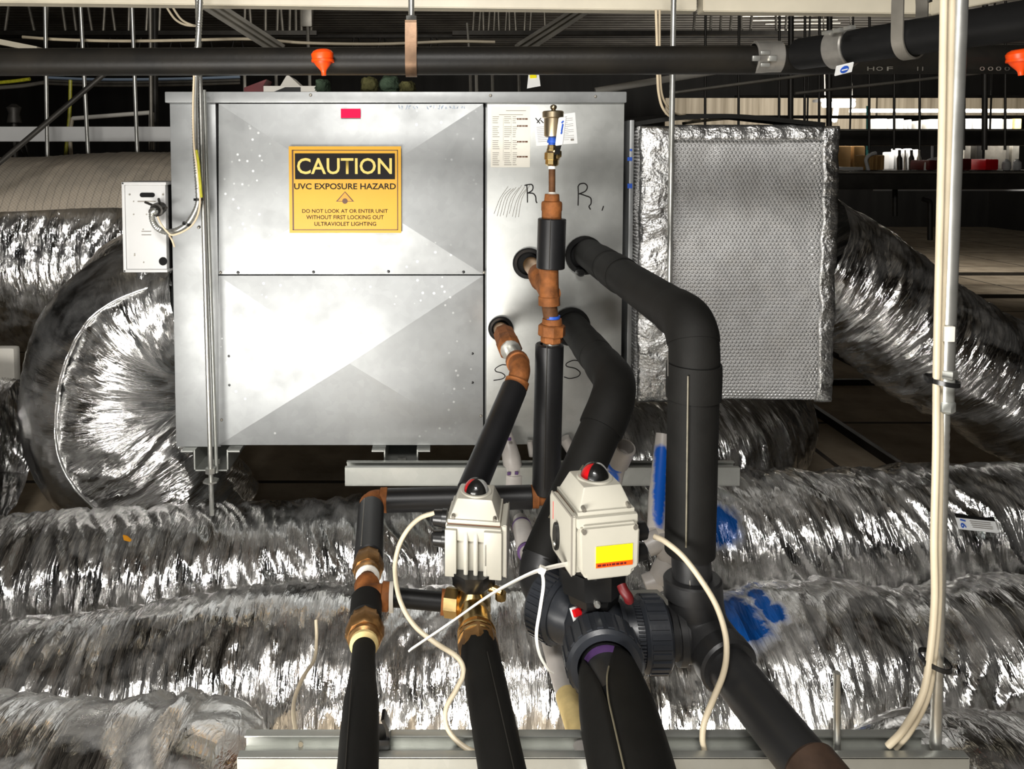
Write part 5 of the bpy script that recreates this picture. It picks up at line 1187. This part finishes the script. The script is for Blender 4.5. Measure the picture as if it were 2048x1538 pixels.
# things lying on top of the unit
ZT = P(0, 184, UY).z
def ontop(px, Y): return Vector(((px-CX)/F*Y, Y, ZT))
def lump(name, lab, mat, px0, px1, h, Y, seed, dep=.08, cat='insulation scrap'):
    a = ontop(px0, Y); b = ontop(px1, Y); w = b.x-a.x; bm = bmesh.new(); bmesh.ops.create_icosphere(bm, subdivisions=4, radius=1)
    for v in bm.verts:
        q = v.co.copy(); k = 1+.28*mnoise.noise(q*1.7+Vector((seed, 0, 0)))+.10*mnoise.noise(q*6+Vector((0, seed, 0)))
        s = lambda t: math.copysign(abs(t)**.7, t)
        v.co = Vector(((a.x+b.x)/2+s(q.x)*w/2*k, Y+dep/2+s(q.y)*dep/2*k, ZT+max(0, h/2+s(q.z)*h/2*k)))
    m = MB(); _bm_add(m, bm); return single(name, m, M_[mat], lab, cat, sharp=None)
lump('insulation_scrap', 'green wool lump on the unit just below the orange cap', 'green_wool', 626, 657, .034, 1.75, 3)
lump('insulation_scrap', 'square olive wool block standing on the unit left of the strap hanger', 'olive_wool', 721, 754, .040, 1.75, 7)
lump('insulation_scrap', 'curled green wool roll on the unit under the strap hanger', 'green_wool', 757, 800, .042, 1.75, 12)
lump('insulation_scrap', 'thin olive wool wedge on the unit right of the strap hanger', 'olive_wool', 796, 830, .030, 1.74, 17)
lump('insulation_scrap', 'flat dusty wool strip along the top of the unit', 'olive_wool', 650, 882, .012, 1.83, 21, .05)
m = MB(); prism(m, [ontop(490, 1.78), ontop(529, 1.78), ontop(529, 1.78)+Vector((0, 0, .020)), ontop(536, 1.78)+Vector((0, 0, .036)), ontop(490, 1.78)+Vector((0, 0, .016))], (0, .06, 0), .001); single('card_box', m, M_['dark_red'], 'dark red carton on the left end of the unit top', 'carton')
m = MB(); a = ontop(529, 1.76); slab(m, a, a+Vector((.14, .05, .018)), .001); o = single('card_box', m, M_['card_white'], 'low white carton with black print on the unit top', 'carton')
m = MB(); a = ontop(547, 1.76); prism(m, [a+Vector((0, -.0012, .003)), a+Vector((.066, -.0012, .003)), a+Vector((.066, -.0012, .015)), a+Vector((.030, -.0012, .015))], (0, .001, 0)); part('black_print', m, M_['black'], o)
m = MB(); prism(m, [ontop(556, 1.85)+Vector((0, 0, .014)), ontop(575, 1.85)+Vector((0, 0, .052)), ontop(580, 1.85)+Vector((0, 0, .052)), ontop(622, 1.85)+Vector((0, 0, .004)), ontop(610, 1.85), ontop(556, 1.85)], (0, .09, 0), .001); single('card_flap', m, M_['card_white'], 'grey tent shaped card flap standing behind the low white carton', 'card')
c = thing('paper_tag', 'white tag with yellow top hanging below the level black pipe', 'tag', P(1067, 176, 1.36))
m = MB(); prism(m, [P(1054, 177, 1.36), P(1081, 172, 1.36), P(1077, 140, 1.36), P(1058, 140, 1.36)], (0, .001, 0)); part('card', m, M_['paper_white'], c)
m = MB(); prism(m, [P(1060, 157, 1.3595), P(1073, 156, 1.3595), P(1072, 143, 1.3595), P(1059, 143, 1.3595)], (0, -.0008, 0)); part('yellow_patch', m, M_['label_yellow'], c)
# ------------------------------------------------------------------ behind: left
m = pbox(-160, 253, 352, 283, 3.1, .05, .003); single('pale_strip', m, M_['white_paint'], 'white level channel crossing behind the hanger rods at upper left', 'cable tray')  # white cable tray channel, left without supports
for i, (x0, y0, x1, y1, mt) in enumerate(((90, -30, 95, 330, 'rod'), (160, -30, 177, 322, 'rod'), (263, -30, 275, 315, 'rod'))):
    w = ('first', 'second', 'third')[i]
    rod_thing('hanger_rod', 'thin pale hanger rod at upper left before the white channel, %s from the left' % w, 'rod', P(x0-(x1-x0)*1.4, -470, 2.95), P(x1, y1, 2.95), .0075, grp='rods before the white channel', thread=False)
m = MB(); tube(m, [P(297, -390, 3.3), P(303, 300, 3.3)], .008, 10); single('hanger_rod', m, M_['grey_steel'], 'grey rod meeting the short white pipe at upper left behind the white channel', 'rod')
m = MB(); tube(m, [P(308, -330, 3.6), P(311, 320, 3.6)], .014, 10); single('post', m, M_['dark_steel'], 'dark thin post at upper left beside the unit', 'post')
m = MB(); tube(m, [P(-30, 350, 2.45), P(218, 140, 2.45)], .009, 10); single('brace_rod', m, M_['dark_steel'], 'dark slanting brace rod at upper left', 'rod')
m = MB(); tube(m, [P(146, 237, 3.4), P(303, 225, 3.4)], .010, 12); tube(m, [P(303, 225, 3.4), P(303, 300, 3.4)], .012, 12); single('small_pipe', m, M_['card_white'], 'short thin white pipe behind the hanger rods at upper left', 'pipe')
m = MB(); tube(m, spline([P(141, 160, 3.5), P(139, 230, 3.5), P(130, 320, 3.5)], 6), .008, 8); single('wire', m, M_['yellow_green'], 'hanging yellow green wire at upper left', 'wire')
m = MB(); tube(m, spline([P(145, 235, 3.45), P(140, 270, 3.45), P(143, 322, 3.45)], 6), .009, 8); single('cable', m, M_['white_cable'], 'pale hanging cable under the end of the short white pipe at upper left', 'cable')
m = MB(); a = P(28, 222, 3.2); lathe(m, a+Vector((0, 0, .03)), a-Vector((0, 0, .05)), [(0, .01), (.2, .03), (.5, .022), (1, .03)], 10); tube(m, [a-Vector((0, 0, .04)), a-Vector((0, 0, .20))], .012, 8); single('hanging_clip', m, M_['dark_steel'], 'dark clip hanging at the far left above the white channel', 'clip')
for x0, x1, lab in ((50, 62, 'thin dark wire drooping at far left under the white channel'), (35, 58, 'second thin dark wire drooping at far left under the white channel')):
    m = MB(); tube(m, [P(x0, 285, 3.5), P(x1, 330, 3.5)], .007, 8); single('wire', m, M_['dark_steel'], lab, 'wire')
m = MB(); tube(m, spline([P(-40, 168, 3.8), P(20, 163, 3.8), P(60, 158, 3.8)], 5), .009, 8); single('wire', m, M_['yellow_green'], 'yellow wire at the left edge under the black pipe', 'wire')
m = MB(); tube(m, spline([P(-40, 178, 3.8), P(40, 172, 3.8), P(88, 165, 3.8)], 5), .010, 8); single('wire', m, M_['grey_steel'], 'grey wire at the left edge under the black pipe', 'wire')
for i, yy in enumerate((157, 163, 169)):
    m = MB(); tube(m, spline([P(90, yy-2, 4.6), P(200, yy+2, 4.6), P(345, yy+1, 4.6), P(480, yy-3, 4.6)], 5), .008, 8); single('cable', m, M_['grey_steel'] if i else M_['pale_blue_ink'], 'dim cable run passing below the black pipe behind the left rods', 'cable', 'dim cables behind the left rods')
cable('cable', 'thin white cable sagging above the black pipe along the upper left', [(45, 74), (120, 79), (250, 82), (385, 80), (500, 78), (615, 86), (760, 88), (900, 83), (990, 84)], .0062, 'white_cable', 3.0)
m = MB(); bar(m, P(-60, 72, 2.9), P(80, 100, 2.9), .05, .02); single('pale_strip', m, M_['cream_beam'], 'cream strip slanting down to the black pipe at far left', 'strip')  # plain cream strip, left without supports
for dx in (0, 12):
    cable('cable', 'thin pale cable curling below the cream channel, %s of the curled pair' % ('outer' if dx == 0 else 'inner'), [(326+dx, 0), (338+dx, 22), (352+dx, 40), (372+dx, 50), (398, 52)], .0040, 'white_cable', 2.6, grp='curled pale cables')
def diag(name, lab, x0, y0, x1, y1, Y, w):
    m = MB(); a = P(x0, y0, Y); b = P(x1, y1, Y+.3); d = (b-a).normalized(); n = d.cross(Vector((0, 1, 0))).normalized()
    for s in (-1, 0, 1): bar(m, a+n*w*.42*s, b+n*w*.42*s, .02, w*.26 if s else w*.16, n)
    bar(m, a+Vector((0, .02, 0)), b+Vector((0, .02, 0)), .01, w, n); return single(name, m, M_['pale_steel'], lab, 'brace')
diag('brace_channel', 'pale slotted brace channel slanting down to the black pipe, upper left', 405, 0, 560, 100, 2.6, .048)
diag('brace_channel', 'dim brace channel slanting up to the right, above the tag', 1040, 100, 1180, 10, 2.9, .05)
for i, (x0, y0, x1, y1, r, mt, lab) in enumerate(((614, 20, 617, 100, .012, 'grey_steel', 'grey rod with a clip above the black pipe, left of the strap hanger'), (934, 46, 938, 100, .008, 'pale_steel', 'pale short rod rising above the black pipe, right of the strap hanger'))):
    m = MB(); tube(m, [P(x0, y0, 3.2), P(x1, y1, 3.2)], r*.6, 8)
    if i == 0: a = P(614, 30, 3.2); slab(m, a-Vector((.022, .01, .05)), a+Vector((.022, .01, .05)), .004)
    single('hanger_rod', m, M_[mt], lab, 'rod')
for i, x in enumerate((489, 552, 619, 940, 952, 984, 1037)):
    m = MB(); tube(m, [P(x, 140, 3.4), P(x+1, 186, 3.4)], .0075, 8); single('hanger_rod', m, M_['pale_steel' if i in (0, 1, 2, 4) else 'grey_steel'], 'short bit of thin rod showing between the black pipe and the unit top', 'rod', 'rods between pipe and unit')
# roof joists: two chords and a zigzag of bars
def joist(lab, Y, zt, zb, xs, x0, x1, mat, r):
    c = thing('roof_joist', lab, 'joist', W0((x0+x1)/2, Y, zb), group='roof joists')
    for z, nm in ((zb, 'bottom_chord'), (zt, 'top_chord')): m = MB(); slab(m, (x0, Y-.03, z+EYE-.02), (x1, Y+.03, z+EYE+.02)); part(nm, m, M_['dark_steel'], c)
    for px, dx in xs:
        a = P(px, 320-zb*F/Y, Y); b = a+Vector((dx*Y/F, 0, zt-zb)); m = MB(); tube(m, [a, b], r, 8); part('web_bar', m, M_[mat], c)
J1 = [(9, 12), (70, -14), (92, 6), (132, -8), (153, -7), (185, -10), (206, 6), (231, -8), (257, 3), (268, -4), (292, 5), (318, 4), (489, 2), (503, -4), (531, 1), (554, 3), (566, -5), (579, 2), (592, 0), (603, 0), (622, 3)]
J2 = [(946, 4), (958, 5), (968, -2), (977, 4), (988, 3), (999, -3), (1011, 4), (1020, -2), (1033, -5), (1049, 3), (1060, 4), (1091, -3), (1387, 3), (1421, 1), (1440, 3), (1460, 4), (1484, -5), (1500, 5), (1553, -4), (1571, 2)]
joist('dark bar joist high at upper left, its slanted bars above the black pipe', 7.0, 1.50, 1.17, J1, -5, -1.15, 'grey_steel', .014)
joist('dark bar joist above the black pipe at top centre and right', 7.0, 1.50, 1.17, J2, .1, 5.5, 'grey_steel', .012)
joist('farther dark joist showing between the upper cables, behind the others', 9.2, 1.50, 1.26, [(150+31*k, (-1)**k*9) for k in range(14)]+[(700+26*k, (-1)**k*8) for k in range(8)], -6, 8, 'dark_steel', .014)
for i, yy in enumerate((33, 41, 48, 60)):
    m = MB(); x0 = 1480+25*i; tube(m, [P(x0, yy, 8.2), P(x0+190-20*i, yy-2, 8.2)], .010, 8); single('conduit', m, M_['pale_steel'], 'dim level conduit high between the cream channel and the branch pipe', 'conduit', 'conduits high at right')
# ------------------------------------------------------------------ behind: right
def straight(name, lab, x0, y0, x1, y1, Y, r, mat, cat, grp=None):
    m = MB(); tube(m, [P(x0, y0, Y), P(x1, y1, Y)], r, 10); return single(name, m, M_[mat], lab, cat, grp)
straight('sloping_pipe', 'pale pipe sloping up to the right above the foil box, nearest of the sloping ones', 1190, 182, 1445, 140, 2.3, .0105, 'card_white', 'pipe')
straight('sloping_pipe', 'thin grey pipe sloping up to the right behind the branch pipe above the foil box', 1345, 186, 1720, 136, 2.7, .006, 'grey_steel', 'pipe')
straight('sloping_pipe', 'thin grey pipe sloping up behind the cream cables at right', 1590, 187, 1960, 146, 3.0, .006, 'grey_steel', 'pipe')
xs = (1412, 1479, 1560, 1583, 1611, 1640, 1660, 1740, 1790, 1841, 1906, 1930, 1971, 2012)
for i, x in enumerate(xs):
    thick_ = x in (1583, 1660, 1971); straight('hanger_rod', ('dark thick hanging post in the lit storage area at right' if thick_ else 'thin dark hanger rod hanging before the lit storage area at right'), x+1, -395, x-2, 262 if x < 1690 else 300, 3.4, .012 if thick_ else .0055, 'dark_steel', 'rod', 'thick hanging posts at right' if thick_ else 'thin hanger rods at right')
straight('hanging_bar', 'dark level bar behind the hanger rods at right, upper one', 1470, 193, 2150, 193, 3.6, .006, 'dark_steel', 'bar', 'dark level bars at right')
straight('hanging_bar', 'dark level bar behind the hanger rods at right, lower one', 1380, 234, 2150, 234, 3.6, .008, 'dark_steel', 'bar', 'dark level bars at right')
def rail(lab, y0, y1, rods):
    c = thing('trunking', lab, 'trunking', P(1900, y1, 4.0), group='dark trunking at right')
    x0, x1 = (1640, 2200) if y0 < 300 else (1595, 2245); part('channel', pbox(x0, y0, x1, y1, 4.0, .12, .01), M_['dark_steel'], c)
    part('lip', pbox(1640, y0-2, 2200, y0+2, 3.985, .02, .002), M_['grey_steel'], c)  # lighter grey paints in the highlight along the top edge
    for px in rods: m = MB(); a = P(px, y0, 4.06); tube(m, [a, Vector((a.x, a.y, ROOF))], .005, 8); part('hanger_rod', m, M_['dark_steel'], c)
rail('dark level trunking at right, upper of the two, below the white cartons', 260, 291, (1700, 1980, 2150)); rail('dark level trunking at right, lower of the two, above the tile floor', 345, 379, (1612, 2228))
def lamp():
    c = thing('strip_light', 'lit fluorescent strip light far back above the foil box corner', 'lamp', P(1675, 214, 7.0))
    part('housing', pbox(1640, 197, 1712, 203, 7.0, .15, .01), M_['white_paint'], c)
    m = MB(); tube(m, [P(1646, 209, 7.02), P(1708, 209, 7.02)], .028, 12); part('tube', m, M_['tube'], c)
    m = MB(); tube(m, [P(1673, 213, 7.3), P(1669, 240, 6.6)], .022, 12); part('cross_tube', m, M_['tube'], c)
    m = MB(); tube(m, [P(1650, 199, 7.07), W(P(1650, 199, 7.07).x, 7.07, 1.575)], .006, 6); tube(m, [P(1704, 199, 7.07), W(P(1704, 199, 7.07).x, 7.07, 1.575)], .006, 6); part('suspension', m, M_['grey_steel'], c)
lamp()
m = pbox(1330, 196, 1752, 262, 8.6, .04); single('wall_sheet', m, M_['wall'], 'beige ribbed sheet standing at the back, behind the foil box top', 'partition')
m = pbox(1755, 196, 2150, 232, 8.8, .04); single('wall_sheet', m, M_['wall'], 'beige sheet high at the back right, behind the white pipe', 'partition')
straight('white_pipe', 'long white level pipe far back at right, above the white cartons', 1700, 222, 2160, 222, 6.6, .018, 'white_paint', 'pipe')
straight('teal_pole', 'teal upright pole far back just right of the foil box', 1735, 212, 1734, 341, 6.0, .009, 'teal', 'pole')
m = pbox(1740, 258, 2140, 263, 6.8, .5); single('shelf', m, M_['dark_steel'], 'dark shelf board carrying the white cartons far back at right', 'shelf')
for i, (x0, x1, y0, mt) in enumerate(((1763, 1775, 236, 'white_paint'), (1778, 1791, 238, 'card_white'), (1795, 1808, 236, 'card_white'), (1811, 1816, 240, 'white_paint'), (1819, 1824, 239, 'white_paint'), (1840, 1844, 241, 'card_white'), (1862, 1880, 238, 'card_white'), (1918, 1945, 236, 'white_paint'), (1948, 1966, 235, 'white_paint'), (1976, 2006, 237, 'card_white'), (2013, 2026, 238, 'card_white'), (2030, 2044, 237, 'label_yellow'))):
    m = pbox(x0, y0, x1, 258, 6.9, .2, .01)
    if mt == 'label_yellow': single('carton', m, M_['tan_foam'], 'yellow carton at the right edge of the far shelf', 'carton')
    else: single('carton', m, M_[mt], 'small white carton on the far shelf at right', 'carton', 'white cartons on the far shelf')
m = pbox(1690, 341, 2160, 347, 5.9, .9); single('shelf', m, M_['dark_steel'], 'dark shelf board between the two dark trunkings at right', 'shelf')
for lab, x0, x1, y0, mt, cat in (('brown board panel on the shelf, beside the foil box edge', 1660, 1703, 292, 'kraft', 'board'), ('brown board panel on the shelf, left of the teal pole', 1707, 1731, 292, 'kraft', 'board'), ('orange brown upright carton right of the teal pole, left of three', 1743, 1749, 310, 'kraft', 'carton'), ('orange brown upright carton right of the teal pole, middle of three', 1751, 1757, 310, 'kraft', 'carton'), ('orange brown upright carton right of the teal pole, right of three', 1761, 1770, 310, 'kraft', 'carton'),
        ('grey upright canister behind the conduit on the far shelf', 1927, 1943, 286, 'pale_steel', 'canister'), ('dark upright box on the far shelf by the conduit', 1952, 1966, 287, 'dark_steel', 'box'), ('dark grey panel at the right edge of the far shelf', 2010, 2020, 290, 'grey_steel', 'panel'), ('pale grey panel at the right edge of the far shelf', 2024, 2040, 288, 'pale_steel', 'panel'),
        ('dark red crate on the far shelf right of the conduit', 1921, 1944, 317, 'dark_red', 'crate'), ('bright red crate on the far shelf near the right edge', 1971, 1998, 318, 'red', 'crate'), ('dark red box on the far shelf left of the cream cables', 1858, 1876, 320, 'dark_red', 'box')):
    d = 5.95 if y0 > 300 else 6.35; single('carton' if cat == 'carton' else cat, pbox(x0, y0, x1, 339.2+(6.35-d)*3.2, d, .25, .012), M_[mt], lab, cat)
for i, (x0, x1) in enumerate(((1794, 1804), (1808, 1813), (1818, 1828), (1834, 1842))):
    single('bottle', (lambda m: (lathe(m, P((x0+x1)/2, 341, 6.2), P((x0+x1)/2, 300, 6.2), [(0, R(x1-x0, 6.2)), (.6, R(x1-x0, 6.2)), (.75, R(x1-x0, 6.2)*.5), (1, R(x1-x0, 6.2)*.5)], 12), m)[1])(MB()), M_['pale_steel' if i % 2 else 'dark_steel'], 'small upright bottle on the far shelf left of the cream cables', 'bottle', 'bottles on the far shelf')
for i, (x0, y0, x1, y1) in enumerate(((1777, 304, 1789, 320), (1794, 297, 1804, 309), (1809, 298, 1813, 308), (1817, 297, 1825, 309), (1829, 299, 1840, 312))):
    single('paper_bundle', pbox(x0, y0, x1, 339, 6.5, .1, .01), M_['white_paint'], 'small white bundle stacked at the back of the far shelf, above the bottles', 'bundle', 'white bundles on the far shelf')
m = MB(); tube(m, fillet([P(1851, 341, 6.0), P(1852, 322, 6.0), P(1872, 317, 6.0), P(1905, 316, 6.0)], .05), .012, 12); single('bent_pipe', m, M_['white_paint'], 'white bent pipe rising left of the cream cables, far back', 'pipe')
m = MB(); tube(m, fillet([P(1737, 341, 5.93), P(1731, 318, 5.93), P(1740, 309, 5.93), P(1752, 306, 5.93)], .05), .014, 12); single('bent_pipe', m, M_['white_paint'], 'white bent pipe at the foot of the teal pole', 'pipe')
m = pbox(1660, 334, 1727, 340, 5.88, .03, .004); single('white_bar', m, M_['white_paint'], 'short white bar under the brown boards beside the foil box', 'bar')
for lab, px in (('white round jug at the right edge of the far shelf', 2034), ('small pink and white jug near the right edge of the far shelf', 2013)):
    m = MB(); lathe(m, P(px, 341, 5.95), P(px, 318, 5.95), [(0, .02), (.2, .032), (.7, .03), (.9, .012), (1, .012)], 14); single('jug', m, M_['white_paint'], lab, 'jug')
straight('post', 'thin white upright post on the far shelf beside the cream cables', 1865, 285, 1864, 335, 6.0, .010, 'white_paint', 'post')
m = pbox(1750, 379, 2160, 382, 6.5, .03); single('sunlight_strip', m, M_['white_paint'], 'thin painted sunlight line on the tile floor just under the lower dark trunking', 'strip')  # white strip painted in for a line of sunlight
for lab, x, y0, y1 in (('dark short post standing on the tile floor above the sloping foil duct', 1790, 378, 432), ('dark bent hanger hook above the tile floor', 1860, 398, 480)):
    m = MB(); tube(m, fillet([P(x-14 if 'hook' in lab else x, y0, 4.2), P(x, y0+4, 4.2), P(x, y1, 4.2)], .02), .014, 10); single('floor_post', m, M_['dark_steel'], lab, 'post')
# ------------------------------------------------------------------ light
def area(name, loc, target, sx, sy, w, col=(1, 1, 1)):
    l = bpy.data.lights.new(name, 'AREA'); l.shape = 'RECTANGLE'; l.size = sx; l.size_y = sy; l.energy = w; l.color = col
    o = bpy.data.objects.new(name, l); COL.objects.link(o); o.location = loc; d = Vector(target)-Vector(loc); o.rotation_euler = d.to_track_quat('-Z', 'Y').to_euler(); return o
# daylight and lamps of the room below, coming up through the open ceiling bay at the photographer's feet
area('ceiling_opening_light', (-.74, -.15, .42), (0.05, 1.7, .75), 1.1, .5, 35, (1, .97, .92))
# unseen fill light added above and behind the camera
area('top_fill', (-.2, -.5, 2.2), (.2, 1.7, .95), .7, .4, 34, (1, .97, .93))
# the camera's own lamp
l = bpy.data.lights.new('camera_lamp', 'POINT'); l.energy = 3; l.shadow_soft_size = .02; o = bpy.data.objects.new('camera_lamp', l); COL.objects.link(o); o.location = (-.14, .02, EYE-.03)
# unseen fill light added far back to brighten the roof joists
area('joist_fill', (-1.0, 4.6, 2.55), (-1.0, 7, 2.2), 2.0, .2, 14, (1, .95, .86))
area('storage_light', (4.4, 6.3, 1.75), (4.6, 8.2, 1.2), 2.4, .3, 75, (1, .96, .9))
w = bpy.data.worlds.new('plenum'); sc.world = w; w.use_nodes = True; w.node_tree.nodes['Background'].inputs[0].default_value = (.02, .02, .02, 1)
sc.view_settings.view_transform = 'Standard'; sc.view_settings.look = 'None'; sc.view_settings.gamma = 1; sc.view_settings.use_curve_mapping = False; sc.view_settings.exposure = 0.36
try: sc.cycles.use_denoising = True
except Exception: pass
sc.cycles.max_bounces = 8
